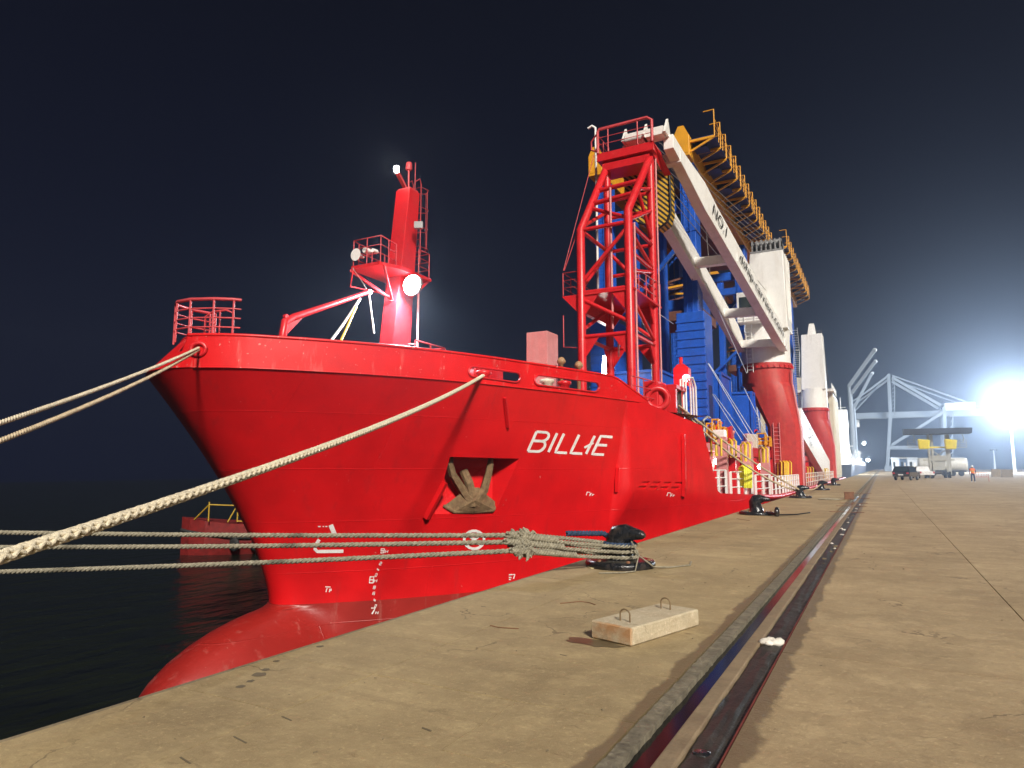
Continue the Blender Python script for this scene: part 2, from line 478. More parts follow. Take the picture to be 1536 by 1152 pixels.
g_ = N_.new('ShaderNodeNewGeometry'); dt = N_.new('ShaderNodeVectorMath'); dt.operation = 'DOT_PRODUCT'; L_.new(g_.outputs['Position'], dt.inputs[0]); dt.inputs[1].default_value = (.29, .957, 0)
nn = N_.new('ShaderNodeTexNoise'); nn.inputs['Scale'].default_value = 9; nn.inputs['Detail'].default_value = 6; L_.new(g_.outputs['Position'], nn.inputs['Vector'])
ma = N_.new('ShaderNodeMath'); ma.operation = 'MULTIPLY_ADD'; L_.new(nn.outputs['Fac'], ma.inputs[0]); ma.inputs[1].default_value = -.12; L_.new(dt.outputs['Value'], ma.inputs[2])
mr = N_.new('ShaderNodeMapRange'); mr.inputs[1].default_value = 5.09; mr.inputs[2].default_value = 5.13; mr.inputs[3].default_value = .85; mr.inputs[4].default_value = 0; L_.new(ma.outputs[0], mr.inputs[0])
mxx = N_.new('ShaderNodeMix'); mxx.data_type = 'RGBA'; L_.new(mr.outputs[0], mxx.inputs[0]); L_.new(src, mxx.inputs[6]); mxx.inputs[7].default_value = (.40, .19, .07, 1); L_.new(mxx.outputs[2], B_.inputs['Base Color'])
concrete('mud', (.022, .020, .016), (.05, .044, .034), (.015, .014, .012))
nodes_of(MATS['mud'])[2].inputs['Roughness'].default_value = .45

XE = -4.65
quay = structure(MB().bb((XE, -60, -9), (330, 640, -.34)).build('quay', 'conc_dark'))
quay['label'] = 'concrete quay beside the red ship'
def slab(x0, x1, y0, y1, m, top=0.0, name='slab'):
    key = (round(x1 - x0, 3), round(y1 - y0, 3), m)
    g = .006
    o = MB().bb((x0 + g, y0 + g, -.332), (x1 - g, y1 - g, top)).build(name, m, quay)
    return o
ys = [-40, -26, -18, -12, -6, -1.2, 3.38, 4.30, 5.33, 9.1, 14.62, 20.5, 26.5, 32.5, 38.5, 44.5, 51, 58, 66, 75, 85, 97, 112, 130, 160, 220, 320, 630]
for a, b_ in zip(ys, ys[1:]):
    slab(XE + .02, -3.58, a, b_, 'conc_left')
ys2 = [-40, -20, -8, 3.38, 4.30, 5.33, 14.62, 26.5, 38.5, 51, 66, 85, 112, 160, 320, 630]
for a, b_ in zip(ys2, ys2[1:]):
    if (a, b_) == (3.38, 4.30):
        slab(-3.58, -2.30, a, b_, 'conc_left', -.004); slab(-2.30, -1.455, a, b_, 'conc_left')
    else:
        slab(-3.58, -1.455, a, b_, 'conc_left')
ys3 = [-40, -14, 6.5, 31, 58, 96, 150, 260, 630]
for i, (xa, xb) in enumerate(((-.86, 1.22), (1.22, 6.4), (6.4, 11.6), (11.6, 22), (22, 60), (60, 329))):
    if xa < 22:
        for a, b_ in zip(ys3, ys3[1:]): slab(xa, xb, a, b_, 'conc_right')
    else: slab(xa, xb, -40, 630, 'conc_right')
# quay edge coping
MB().bb((XE - .06, -40, -.6), (XE + .02, 630, -.012)).build('edge_beam', 'conc_dark', quay, bevel=.01)

# crane rail trench: broken concrete lip, flooded slot, rail head, mud-filled channel
rt = root('crane_rail', 'sunken crane rail with flooded slot and mud filled channel along the quay', 'rail', (-1.15, 0, -.33))
def ragged(x0, x1, z, zb, y0=-20, y1=420, amp=.012, seed=1, amp2=.004, step0=.09):
    rnd = random.Random(seed); mb = MB(); y = y0; pts = []
    while y < y1:
        pts.append((x0 + rnd.uniform(-amp, amp), x1 + rnd.uniform(-amp, amp), y, z + rnd.uniform(-amp2, amp2)))
        y += step0 if y < 14 else (.25 if y < 40 else 3)
    vs = []; fs = []
    for a, b_, y, zz in pts:
        vs += [(a, y, zb), (a, y, zz), (b_, y, zz - rnd.uniform(0, amp2)), (b_, y, zb)]
    for i in range(len(pts) - 1):
        k = 4 * i
        fs += [(k, k + 1, k + 5, k + 4), (k + 1, k + 2, k + 6, k + 5), (k + 2, k + 3, k + 7, k + 6)]
    return mb.add(vs, fs)
mat('lip', (.17, .145, .10), .8, var=.45, scale=9, bump=.9, bscale=22, dirt=(.07, .06, .04), damt=.9, dscale=5)
mat('rail_rust', (.24, .175, .105), .75, var=.2, scale=4, dirt=(.12, .07, .045), damt=.8, dscale=2.5, bump=.3, bscale=30)
ragged(-1.452, -1.345, -.006, -.32, seed=3, amp=.005, amp2=.0015, step0=.05).build('concrete_lip', 'lip', rt)
MB().bb((-1.36, -20, -.3), (-1.205, 420, -.095)).build('slot_bed', 'conc_dark', rt)
wm = bpy.data.materials.new('slot_water'); wm.use_nodes = True
N_, L_, B_ = nodes_of(wm); B_.inputs['Base Color'].default_value = (.004, .005, .006, 1); B_.inputs['Roughness'].default_value = .13; B_.inputs['Specular IOR Level'].default_value = .35
MATS['slot_water'] = wm
MB().bb((-1.358, -20, -.09), (-1.204, 44, -.05)).build('slot_water', 'slot_water', rt, label='still dark water standing in the rail slot')
MB().bb((-1.20, -20, -.3), (-1.085, 420, -.012)).build('rail_head', 'rail_rust', rt, bevel=.012)
rnd = random.Random(8); mb = MB(); ysm = list(np.arange(-2, 14, .05)) + list(np.arange(14, 45, .3)) + [48]; NX = 8; vs = []
hgt = [0.0] * (NX + 1)
for y in ysm:
    hgt = [.86 * q + rnd.uniform(-.0045, .0045) for q in hgt]
    for i in range(NX + 1):
        t = i / NX; vs.append((-1.075 + .203 * t, y, -.034 + .012 * math.sin(math.pi * t) + hgt[i]))
mb.add(vs, [(i * (NX + 1) + j, i * (NX + 1) + j + 1, (i + 1) * (NX + 1) + j + 1, (i + 1) * (NX + 1) + j) for i in range(len(ysm) - 1) for j in range(NX)], True)
mb.build('mud_channel', 'mud', rt, label='dark wet mud filling the channel beside the rail')
MB().bb((-1.075, 48, -.3), (-.872, 420, -.03)).build('dry_fill', 'conc_dark', rt)
mat('red_oxide', (.16, .03, .02), .6, var=.4)
MB().bb((-.874, -20, -.32), (-.862, 420, -.004)).build('edge_strip', 'red_oxide', rt)
for y in (27.2, 31.5, 34.0, 39.5, 47):
    MB().bb((-1.75, y, .004), (-.62, y + .05, .022)).build('tie_bar', 'rust', rt)
rnd = random.Random(5)
for i in range(26):
    y = rnd.uniform(12, 34); x = rnd.uniform(-1.04, -.90); s_ = rnd.uniform(.02, .05)
    mb = MB(); bmx = bmesh.new(); bmesh.ops.create_icosphere(bmx, subdivisions=1, radius=s_)
    mb.add([Vector((v.co.x * rnd.uniform(.7, 1.5), v.co.y * 1.4, v.co.z * .6)) + Vector((x, y, -.02)) for v in bmx.verts], [[v.index for v in f.verts] for f in bmx.faces])
    bmx.free(); mb.build('rubble', 'plaster' if i % 3 else 'conc_dark', rt)

# white plaster lump lying in the channel
mb = MB(); rnd = random.Random(11)
for k in range(7):
    bmx = bmesh.new(); bmesh.ops.create_icosphere(bmx, subdivisions=2, radius=.05)
    c = Vector((-.985 + rnd.uniform(-.065, .065), 6.86 + rnd.uniform(-.05, .05), -.01))
    q = [rnd.uniform(.8, 1.25) for _ in range(3)]
    mb.add([Vector((v.co.x * q[0] * 1.2, v.co.y * q[1] * 1.2, v.co.z * .7 * q[2])) + c + Vector((rnd.uniform(-.006, .006),) * 3) for v in bmx.verts], [[v.index for v in f.verts] for f in bmx.faces], True)
    bmx.free()
tag(recenter(mb.build('plaster_lump', 'plaster')), 'crumbly white lump lying in the mud channel', 'rubble')
# steel cover in the channel
mb = MB().lathe((-1.0, 4.11, -.028), [(.055, 0), (.055, .008), (.03, .012), (.0, .012)], 20)
tag(recenter(mb.build('drain_cap', 'black_paint')), 'small round cap in the mud channel near the camera', 'drain cap')

# water
wat = bpy.data.materials.new('sea'); wat.use_nodes = True
N_, L_, B_ = nodes_of(wat)
B_.inputs['Base Color'].default_value = (.010, .013, .010, 1); B_.inputs['Roughness'].default_value = .16
B_.inputs['IOR'].default_value = 1.33
g_ = N_.new('ShaderNodeNewGeometry'); n1 = N_.new('ShaderNodeTexNoise'); n1.inputs['Scale'].default_value = .9; n1.inputs['Detail'].default_value = 5
mp = N_.new('ShaderNodeMapping'); mp.inputs['Scale'].default_value = (1, .45, 1); mp.inputs['Rotation'].default_value = (0, 0, .5)
L_.new(g_.outputs['Position'], mp.inputs[0]); L_.new(mp.outputs[0], n1.inputs['Vector'])
bp = N_.new('ShaderNodeBump'); bp.inputs['Strength'].default_value = .8; bp.inputs['Distance'].default_value = .5
L_.new(n1.outputs['Fac'], bp.inputs['Height']); L_.new(bp.outputs[0], B_.inputs['Normal'])
MATS['sea'] = wat
ZW = -4.8
sea = structure(MB().add([(-330, -60, ZW), (XE - .01, -60, ZW), (XE - .01, 640, ZW), (-330, 640, ZW)], [(0, 1, 2, 3)]).build('water', 'sea'))

# ================================================================== SHIP HULL
XC = -16.3
def pchip(xs, ys):
    xs = np.array(xs, float); ys = np.array(ys, float)
    h = np.diff(xs); d = np.diff(ys) / h
    m = np.zeros(len(xs)); m[0] = d[0]; m[-1] = d[-1]
    for i in range(1, len(xs) - 1):
        m[i] = 0 if d[i - 1] * d[i] <= 0 else 2 / (1 / d[i - 1] + 1 / d[i])
    def f(x):
        x = min(max(x, xs[0]), xs[-1]); i = min(int(np.searchsorted(xs, x, 'right')) - 1, len(xs) - 2)
        t = (x - xs[i]) / h[i]
        return ((1 + 2 * t) * (1 - t) ** 2 * ys[i] + t * (1 - t) ** 2 * h[i] * m[i] + t * t * (3 - 2 * t) * ys[i + 1] + t * t * (t - 1) * h[i] * m[i + 1])
    return f
YD, YB, YM = 10.9, 15.0, 45.0
ZK, ZB, ZTOP = 4.15, -2.5, 5.0
_dk = [(10.9, 0), (10.95, .45), (11.17, 1.05), (11.76, 1.96), (12.5, 2.65), (13.5, 3.45), (15.0, 4.45), (17.1, 5.5), (19.7, 6.42), (23.3, 7.5), (27, 8.5), (31, 9.45), (36, 10.3), (41, 10.85), (45, 11)]
_bt = [(15, 0), (15.08, .3), (15.4, .72), (16.03, 1.38), (17.5, 2.72), (19.2, 3.95), (22, 5.6), (26, 7.45), (31, 9.15), (36, 10.25), (41, 10.85), (45, 11)]
HD = pchip([math.sqrt((y - YD) / (YM - YD)) for y, _ in _dk], [h for _, h in _dk])
HBT = pchip([math.sqrt((y - YB) / (YM - YB)) for y, _ in _bt], [h for _, h in _bt])
def wz(z):
    t = min(max((z - ZB) / (ZK - ZB), 0), 1); return t ** 1.4
def smooth(a, b, x):
    t = min(max((x - a) / (b - a), 0), 1); return t * t * (3 - 2 * t)
def stem(z): return YB + (YD - YB) * wz(z)
YKN = 24.7
def hb(Y, z):
    """half breadth of the topsides"""
    if Y >= YM: return 11.0
    w = wz(z); y0 = YB + (YD - YB) * w
    if Y <= y0: return 0.0
    q = math.sqrt((Y - y0) / (YM - y0))
    h = (1 - w) * HBT(q) + w * HD(q)
    if Y > YKN - .12 and z > -1.0:                        # flat side plate at the after end of the forecastle
        hd = HD(math.sqrt((Y - YD) / (YM - YD))) - .02
        k = smooth(YKN - .12, YKN + .03, Y) * smooth(-.9, .9, z)
        h = h + (hd - h) * k
    return h
ZC, AB, CB, BB = -5.0, 5.4, 2.5, 1.85                     # bulb
def stem_low(z):
    q = max(0, 1 - ((z - ZC) / CB) ** 2)
    yb = 16.0 - AB * math.sqrt(q)
    return min(YB, yb) if q > 0 else YB
def hb_low(Y, z):
    h1 = 0 if Y <= YB else HBT(math.sqrt(min(1, (Y - YB) / (YM - YB)))) * (1 - .012 * (ZB - z))
    e = 1 - ((Y - 16.0) / AB) ** 2 - ((z - ZC) / CB) ** 2 if Y < 16 else 1 - ((z - ZC) / CB) ** 2
    h2 = BB * math.sqrt(max(0, e))
    k = .5; d = abs(h1 - h2)
    return max(h1, h2) + (0.25 * max(k - d, 0) ** 2 / k if (h1 > 0 and h2 > 0) else 0)
def surf(Y, z):
    if z > ZK: z = ZK
    return XC + (hb(Y, z) if z >= ZB else hb_low(Y, z))
def onhull(px, py):
    """place on the starboard hull plating seen at a photo pixel -> (Y, z)"""
    d = ray(px, py); t0 = 9.0; prev = None
    def g(t):
        p = _c + d * t; return p[0] - surf(p[1], p[2])
    t = t0
    while t < 90:
        if g(t) < 0:
            a, b_ = t - .25, t
            for _ in range(22):
                c = (a + b_) / 2
                if g(c) < 0: b_ = c
                else: a = c
            p = _c + d * a; return p[1], p[2]
        t += .25
    raise ValueError((px, py))
def hull_pt(Y, z, off=0.0):
    e = .05
    n = Vector((1, -(surf(Y + e, z) - surf(Y - e, z)) / (2 * e), -(surf(Y, min(z + e, ZK)) - surf(Y, z - e)) / (2 * e))).normalized()
    return Vector((surf(Y, z), Y, z)) + n * off
def hpx(px, py, off=0.0): return hull_pt(*onhull(px, py), off)

def zdeck(Y): return .35 + (-.1 - .35) * smooth(29, 43, Y)
YA0 = 30.6                                                # after end of forecastle plating, top
def ztop(Y):
    if Y <= 26: return ZK
    if Y <= YA0: return ZK + (3.45 - ZK) * (Y - 26) / (YA0 - 26)
    zb = zdeck(Y) + .12
    return max(zb, 3.45 - (Y - YA0) * 1.95) if Y < 33 else zb

ship = root('cargo_ship', 'red heavy lift cargo ship with lettered bow moored along the quay', 'ship', (XC, 65, ZW))

# --- topsides, starboard, with anchor pocket and freeing ports cut out
NU = 34
cols = [('s', (i / NU) ** 1.6) for i in range(NU)] + [('y', y) for y in list(np.arange(20, 24.5, .5)) + [24.5, YKN - .12, YKN - .06, YKN + .03] + list(np.arange(25, 30.6, .5)) + [30.6, 31, 31.4, 31.8, 32.1, 32.4, 32.8, 33.4] + list(np.arange(34, 45.1, 1)) + [60, 80, 100, 122, 128, 131]]
NV = 36
def colY(c, z): return stem(z) + (20 - stem(z)) * c[1] if c[0] == 's' else c[1]
def colz(c, v):
    zt = ZK if c[0] == 's' else ztop(c[1])
    return ZB + (zt - ZB) * v
def grid_pt(u, v):
    i = min(int(u), len(cols) - 2); f = u - i
    def one(c):
        z = colz(c, v); Y = colY(c, z)
        h = hb(Y, z)
        if Y > 122: h *= 1 - .25 * ((Y - 122) / 9) ** 2
        return Vector((h, Y, z))
    a = one(cols[i])
    return a if f < 1e-9 else a.lerp(one(cols[i + 1]), f)
def to_uv(Y, z):
    """invert the grid"""
    lo, hi = 0.0, len(cols) - 1.0
    for _ in range(40):
        m_ = (lo + hi) / 2
        i = min(int(m_), len(cols) - 2); f = m_ - i
        y_ = colY(cols[i], z) * (1 - f) + colY(cols[i + 1], z) * f
        if y_ < Y: lo = m_
        else: hi = m_
    u = lo; i = min(int(u), len(cols) - 2)
    zt0 = ZK if cols[i][0] == 's' else ztop(cols[i][1]); zt1 = ZK if cols[i + 1][0] == 's' else ztop(cols[i + 1][1])
    zt = zt0 + (zt1 - zt0) * (u - i)
    return u, (z - ZB) / (zt - ZB)

def dens(poly, n):
    out = []
    for a, b_ in zip(poly, poly[1:] + poly[:1]):
        for k in range(n): out.append(tuple(a[j] + (b_[j] - a[j]) * k / n for j in range(2)))
    return out
pocket_px = dens([(675, 685), (779, 688), (741, 771), (652, 771)], 10)
pocket = [onhull(*p) for p in pocket_px]
ports = []
for row in range(2):
    for k in range(4):
        x0 = 961 + k * 16.5 - row * 5; y0 = 722 + row * 7 + k * .3
        ports.append([onhull(*p) for p in ((x0 + 2.5, y0), (x0 + 14.5, y0 + .2), (x0 + 11, y0 + 5.2), (x0 - 1, y0 + 5))])
def cdt_patch(us, vs, holes):
    pts = [Vector((u, v * NV)) for u in us for v in vs]
    nv = len(vs); edges = []
    for i in range(len(us)):
        for j in range(nv):
            if i + 1 < len(us): edges.append((i * nv + j, (i + 1) * nv + j))
    keep = []
    def inside(p, poly, grow=0):
        c = False; n = len(poly)
        for i in range(n):
            a, b_ = poly[i], poly[i - 1]
            if (a[1] > p[1]) != (b_[1] > p[1]) and p[0] < (b_[0] - a[0]) * (p[1] - a[1]) / (b_[1] - a[1]) + a[0]: c = not c
        return c
    hp = [[(u, v * NV) for u, v in (to_uv(*q) for q in h)] for h in holes]
    kept = [p for p in pts if not any(inside(p, h) for h in hp)]
    e = []
    for h in hp:
        k = len(kept); kept += [Vector(q) for q in h]
        e += [(k + i, k + (i + 1) % len(h)) for i in range(len(h))]
    V, E_, Fc, *_ = delaunay_2d_cdt(kept, e, [], 0, 1e-6)
    fs = []
    for f in Fc:
        c = sum((V[i] for i in f), Vector((0, 0))) / len(f)
        if not any(inside(c, h) for h in hp): fs.append(tuple(f))
    return [grid_pt(v.x, v.y / NV) for v in V], fs
us = list(range(len(cols))); vs_ = [j / NV for j in range(NV + 1)]
V3, F3 = cdt_patch(us, vs_, [pocket] + ports)
shell = MB()
shell.add([(XC + p.x, p.y, p.z) for p in V3], F3, True)
# port side, plain grid
gp = [[grid_pt(u, v) for v in vs_] for u in us]
shell.add([(XC - p.x, p.y, p.z) for c in gp for p in c], [(i * (NV + 1) + j, i * (NV + 1) + j + 1, (i + 1) * (NV + 1) + j + 1, (i + 1) * (NV + 1) + j) for i in range(len(us) - 1) for j in range(NV)], True)
bm = None
shell_o = shell.build('hull_plating', 'red_hull', ship, fixn=False)
bm = bmesh.new(); bm.from_mesh(shell_o.data); bmesh.ops.remove_doubles(bm, verts=bm.verts, dist=.0005)
bmesh.ops.recalc_face_normals(bm, faces=bm.faces); bm.to_mesh(shell_o.data); bm.free()
shell_o.data.polygons.foreach_set('use_smooth', [True] * len(shell_o.data.polygons))

# --- underwater hull with bulb
zl = [ZB, -2.501, -2.505, -2.515, -2.53, -2.56, -2.62, -2.7, -2.82, -3.0, -3.25, -3.55, -3.9, -4.3, -4.7, -5.0, -5.5, -6.2]
lowc = [('s', (i / 44) ** 1.5) for i in range(44)] + [('y', y) for y in list(np.arange(20, 45, 1.5)) + [45, 60, 90, 120, 128]]
low = MB()
for sg in (1, -1):
    vs = []
    for c in lowc:
        for z in zl:
            y0 = stem_low(z) if z > ZC else stem_low(ZC) + .02 * (ZC - z)
            Y = y0 + (20 - y0) * c[1] if c[0] == 's' else c[1]
            h = hb_low(Y, max(z, -5.0))
            if Y > 122: h *= .9
            vs.append((XC + sg * h, Y, z))
    n = len(zl)
    low.add(vs, [(i * n + j, i * n + j + 1, (i + 1) * n + j + 1, (i + 1) * n + j) for i in range(len(lowc) - 1) for j in range(n - 1)], True)
low_o = low.build('underwater_hull', 'antifouling', ship, label='dull red lower hull with bulbous bow', fixn=False)
bm = bmesh.new(); bm.from_mesh(low_o.data); bmesh.ops.remove_doubles(bm, verts=bm.verts, dist=.002)
bmesh.ops.recalc_face_normals(bm, faces=bm.faces); bm.to_mesh(low_o.data); bm.free()
low_o.data.polygons.foreach_set('use_smooth', [True] * len(low_o.data.polygons))

# --- anchor pocket lining and freeing port backs
def lining(poly, depthf, m, name):
    mb = MB(); n = len(poly)
    outer = [hull_pt(Y, z) for Y, z in poly]
    inner = [p - Vector((depthf(Y, z), 0, 0)) for p, (Y, z) in zip(outer, poly)]
    mb.add(outer + inner, [(i, (i + 1) % n, n + (i + 1) % n, n + i) for i in range(n)])
    c = sum(inner, Vector()) / n
    mb.add(inner + [c], [(i, (i + 1) % n, n) for i in range(n)])
    return mb.build(name, m, ship)
zb_ = min(z for _, z in pocket); zt_ = max(z for _, z in pocket)
lining(pocket, lambda Y, z: .06 + 1.0 * (z - zb_) / (zt_ - zb_), 'red_hull', 'anchor_pocket')
for p_ in ports: lining(p_, lambda Y, z: .07, 'red_hull', 'freeing_port')

# --- bulwark around the bow (vertical, above the knuckle)
def bul_top(Y):
    if Y < 23.9: return ZTOP
    return max(4.25, ZTOP - (Y - 23.9) * .34)
def slot_px(x0, x1, y0, y1, h):
    """capsule outline in photo pixels"""
    out = []; L_ = math.hypot(x1 - x0, y1 - y0); dx, dy = (x1 - x0) / L_, (y1 - y0) / L_
    for k in range(9):
        a = math.pi / 2 + math.pi * k / 8
        out.append((x0 + h * (math.cos(a) * dx - math.sin(a) * dy), y0 + h * (math.cos(a) * dy + math.sin(a) * dx)))
    for k in range(9):
        a = -math.pi / 2 + math.pi * k / 8
        out.append((x1 + h * (math.cos(a) * dx - math.sin(a) * dy), y1 + h * (math.cos(a) * dy + math.sin(a) * dx)))
    return out
slots = [[onhull(*p) for p in slot_px(709, 772, 557.5, 566, 7.5)], [onhull(*p) for p in slot_px(808, 890, 570.5, 580.5, 7.5)]]
def bul_patch():
    Ys = list(np.arange(16, 24, .35)) + [23.9, 24.4, 25, 25.6, 26.1]
    pts = []
    for Y in Ys:
        for k in range(7): pts.append(Vector((Y, ZK + (bul_top(Y) - ZK) * k / 6)))
    def inside(p, poly):
        c = False
        for i in range(len(poly)):
            a, b_ = poly[i], poly[i - 1]
            if (a[1] > p[1]) != (b_[1] > p[1]) and p[0] < (b_[0] - a[0]) * (p[1] - a[1]) / (b_[1] - a[1]) + a[0]: c = not c
        return c
    kept = [p for p in pts if not any(inside(p, h) for h in slots)]; e = []
    top = [Vector((Y, bul_top(Y))) for Y in Ys]
    for h in slots:
        k = len(kept); kept += [Vector(q) for q in h]; e += [(k + i, k + (i + 1) % len(h)) for i in range(len(h))]
    V, E_, Fc, *_ = delaunay_2d_cdt(kept, e, [], 0, 1e-6)
    fs = []
    for f in Fc:
        c = sum((V[i] for i in f), Vector((0, 0))) / len(f)
        if not any(inside(c, h) for h in slots) and c.y < bul_top(c.x) + .001: fs.append(tuple(f))
    return [(XC + hb(v.x, ZK) + .012, v.x, v.y) for v in V], fs
def deckY(k, n): return YD + (16 - YD) * (k / n) ** 2
def lean(h, Y, z, f):
    """the stem head of the bulwark is raked back at the very bow"""
    k = smooth(1.0, -.4, h) * smooth(-5.0, -1.5, h) * f if True else 0
    k = (1 - smooth(-.3, .9, h)) * (smooth(-6.0, -1.5, h)) * f
    return (XC + h + 1.05 * k, Y + .28 * k, z)
mb = MB(); n = 40
for sg, m_ in ((1, 16), (-1, 26)):
    ring = [deckY(k, n) for k in range(n + 1)]
    if sg < 0: ring += list(np.arange(16.5, 26.1, .5))
    for lev, (za, zb2) in enumerate(((ZK, ZTOP),)):
        vs = []
        for Y in ring:
            for f in (0, .5, 1):
                vs.append(lean(sg * (hb(Y, ZK) + .012) if Y > YD else 0.0, Y - (.012 if Y < 12 else 0), za + (zb2 - za) * f, f))
        mb.add(vs, [(3 * i + j, 3 * i + j + 1, 3 * i + j + 4, 3 * i + j + 3) for i in range(len(ring) - 1) for j in range(2)], True)
V_, F_ = bul_patch(); mb.add(V_, F_, True)
bo = mb.build('bulwark', 'red_bulwark', ship, fixn=False)
bm = bmesh.new(); bm.from_mesh(bo.data); bmesh.ops.remove_doubles(bm, verts=bm.verts, dist=.004); bmesh.ops.recalc_face_normals(bm, faces=bm.faces); bm.to_mesh(bo.data); bm.free()
sol = bo.modifiers.new('thickness', 'SOLIDIFY'); sol.thickness = .05; sol.offset = -1
es = bo.modifiers.new('crisp', 'EDGE_SPLIT'); es.split_angle = R(35)
mb = MB()
path = [Vector(lean(-hb(Y, ZK), Y, ZTOP, 1)) for Y in reversed([deckY(k, n) for k in range(n + 1)])] + [Vector(lean(hb(Y, ZK), Y, bul_top(Y), 1)) for Y in [deckY(k, n) for k in range(1, n + 1)] + list(np.arange(16.5, 26.1, .4))]
mb.tube(path, .045, 8)
path2 = [Vector((XC + hb(Y, ZK) + .015, Y, ZK)) for Y in [deckY(k, n) for k in range(8, n + 1)] + list(np.arange(16.5, 26, .5))]
mb.tube(path2, .022, 6)
mb.build('bulwark_rail', 'red_bulwark', bo)
for h in slots:
    pp = [Vector((XC + hb(Y, ZK) + .03, Y, z)) for Y, z in h]
    MB().tube(pp + [pp[0], pp[1]], .035, 6, cap=False).build('fairlead_rim', 'red', bo)
# bow fairlead lip
c = atx(268, 531, XC + 1.05); c = Vector((XC + hb(11.17, ZK) + .02, 11.15, 4.62))
MB().tube([c + Vector((.0, -.02, 0)) + Vector((math.cos(a) * .16, -math.cos(a) * -.1, math.sin(a) * .16)) for a in np.linspace(0, 2 * math.pi, 17)], .06, 8).build('bow_fairlead', 'red', bo)
BOWF = c

# --- decks
mat('deck', (.30, .03, .03), .7, var=.2, dirt=(.2, .12, .1), damt=.6)
def deckplate(Ys, z, inset, name):
    mb = MB(); vs = []
    for Y in Ys:
        h = max(.02, hb(Y, min(z, ZK)) - inset)
        vs += [(XC - h, Y, z), (XC + h, Y, z)]
    mb.add(vs, [(2 * i, 2 * i + 1, 2 * i + 3, 2 * i + 2) for i in range(len(Ys) - 1)])
    return mb.build(name, 'deck', ship)
deckplate([11.1, 11.5, 12, 13, 14, 15.5, 17, 19, 21, 23, 25, 27, 29, 31.2], 3.9, .05, 'forecastle_deck')
deckplate([30, 32, 34, 36, 40, 45, 60, 90, 122], -.15, .06, 'main_deck')
MB().bb((XC - 8.7, 31.0, -.15), (XC + 8.7, 31.15, 3.9)).build('forecastle_bulkhead', 'red', ship)
MB().bb((XC - 8.2, 130, ZW), (XC + 8.2, 131.0, .3)).build('transom', 'red_hull', ship)
# rubbing strake along the deck edge
mb = MB()
mb.tube([Vector((XC + hb(Y, zdeck(Y)) + .10, Y, zdeck(Y) + .02)) for Y in list(np.arange(37.5, 46, 1)) + [60, 80, 100, 121]], .14, 10)
mb.build('rubbing_strake', 'red', ship)
# vertical and slanted fender bars welded on the bow
def hbar(p0, p1, w, h, name='fender_bar'):
    a, b_ = hpx(*p0), hpx(*p1)
    mb = MB(); k = 8; vs = []
    Y0, z0 = onhull(*p0); Y1, z1 = onhull(*p1)
    pts = [hull_pt(Y0 + (Y1 - Y0) * i / k, z0 + (z1 - z0) * i / k, h * .5) for i in range(k + 1)]
    for p, q in zip(pts, pts[1:]): mb.beam(p, q, w, h, up=(1, 0, 0))
    return mb.build(name, 'red_hull', ship)
hbar((666, 722), (638, 776), .14, .16); hbar((756, 596), (761, 640), .09, .10); hbar((926, 701), (925, 738), .10, .10)
hbar((1023, 652), (1023, 744), .22, .14)

# --- painted marks on the bow, as thin raised paint
def marks(strokes, name, w, off=.012, m='marking', label=None):
    mb = MB()
    for st in strokes:
        st, wd_ = (st, w) if not isinstance(st, dict) else (st['p'], st['w'])
        pts = []
        for a, b_ in zip(st, st[1:]):
            k = max(1, int(math.hypot(b_[0] - a[0], b_[1] - a[1]) / 4))
            pts += [(a[0] + (b_[0] - a[0]) * i / k, a[1] + (b_[1] - a[1]) * i / k) for i in range(k)]
        pts.append(st[-1])
        vs = []
        for i, p in enumerate(pts):
            a, b_ = pts[max(0, i - 1)], pts[min(len(pts) - 1, i + 1)]
            d = math.hypot(b_[0] - a[0], b_[1] - a[1]) or 1
            nx, ny = -(b_[1] - a[1]) / d * wd_ / 2, (b_[0] - a[0]) / d * wd_ / 2
            vs += [hpx(p[0] + nx, p[1] + ny, off), hpx(p[0] - nx, p[1] - ny, off)]
        mb.add(vs, [(2 * i, 2 * i + 1, 2 * i + 3, 2 * i + 2) for i in range(len(pts) - 1)])
    return mb.build(name, m, shell_o, label=label)
def cell(x0, x1, lets):
    """quad cell in the slanted name lettering: a in 0..1 along, b in 0..1 up"""
    def f(a, b_):
        tl, tr, bl, br = (804.5, 647.5), (918.5, 655.5), (791.5, 676.5), (905.5, 682.0)
        a = x0 + (x1 - x0) * a
        p = [(bl[i] * (1 - a) + br[i] * a) * (1 - b_) + (tl[i] * (1 - a) + tr[i] * a) * b_ for i in range(2)]
        return tuple(p)
    return [[f(*q) for q in st] for st in lets]
arc = lambda cx, cy, rx, ry, a0, a1, n=8: [(cx + rx * math.cos(R(a0 + (a1 - a0) * i / n)), cy + ry * math.sin(R(a0 + (a1 - a0) * i / n))) for i in range(n + 1)]
name_st = []
name_st += cell(0, .19, [[(0, 0), (0, 1)], [(0, 1), (.62, 1)] + arc(.62, .77, .34, .23, 90, -90) + [(0, .54)], [(.62, .54)] + arc(.66, .27, .34, .27, 90, -90) + [(0, 0)]])
name_st += cell(.27, .30, [[(0, 0), (0, 1)]])
name_st += cell(.36, .515, [[(0, 1), (0, 0), (1, 0)]])
name_st += cell(.56, .715, [[(0, 1), (0, 0), (1, 0)]])
name_st += cell(.765, .80, [[(0, 0), (0, 1)]])
name_st += cell(.845, 1.0, [[(1, 1), (0, 1), (0, 0), (1, 0)], [(0, .52), (.88, .52)]])
marks(name_st, 'ship_name', 3.9, label='white slanted lettering BILLIE')
marks([[(876, 671.5), (890, 664)]], 'ship_name', 3.2, off=.014)
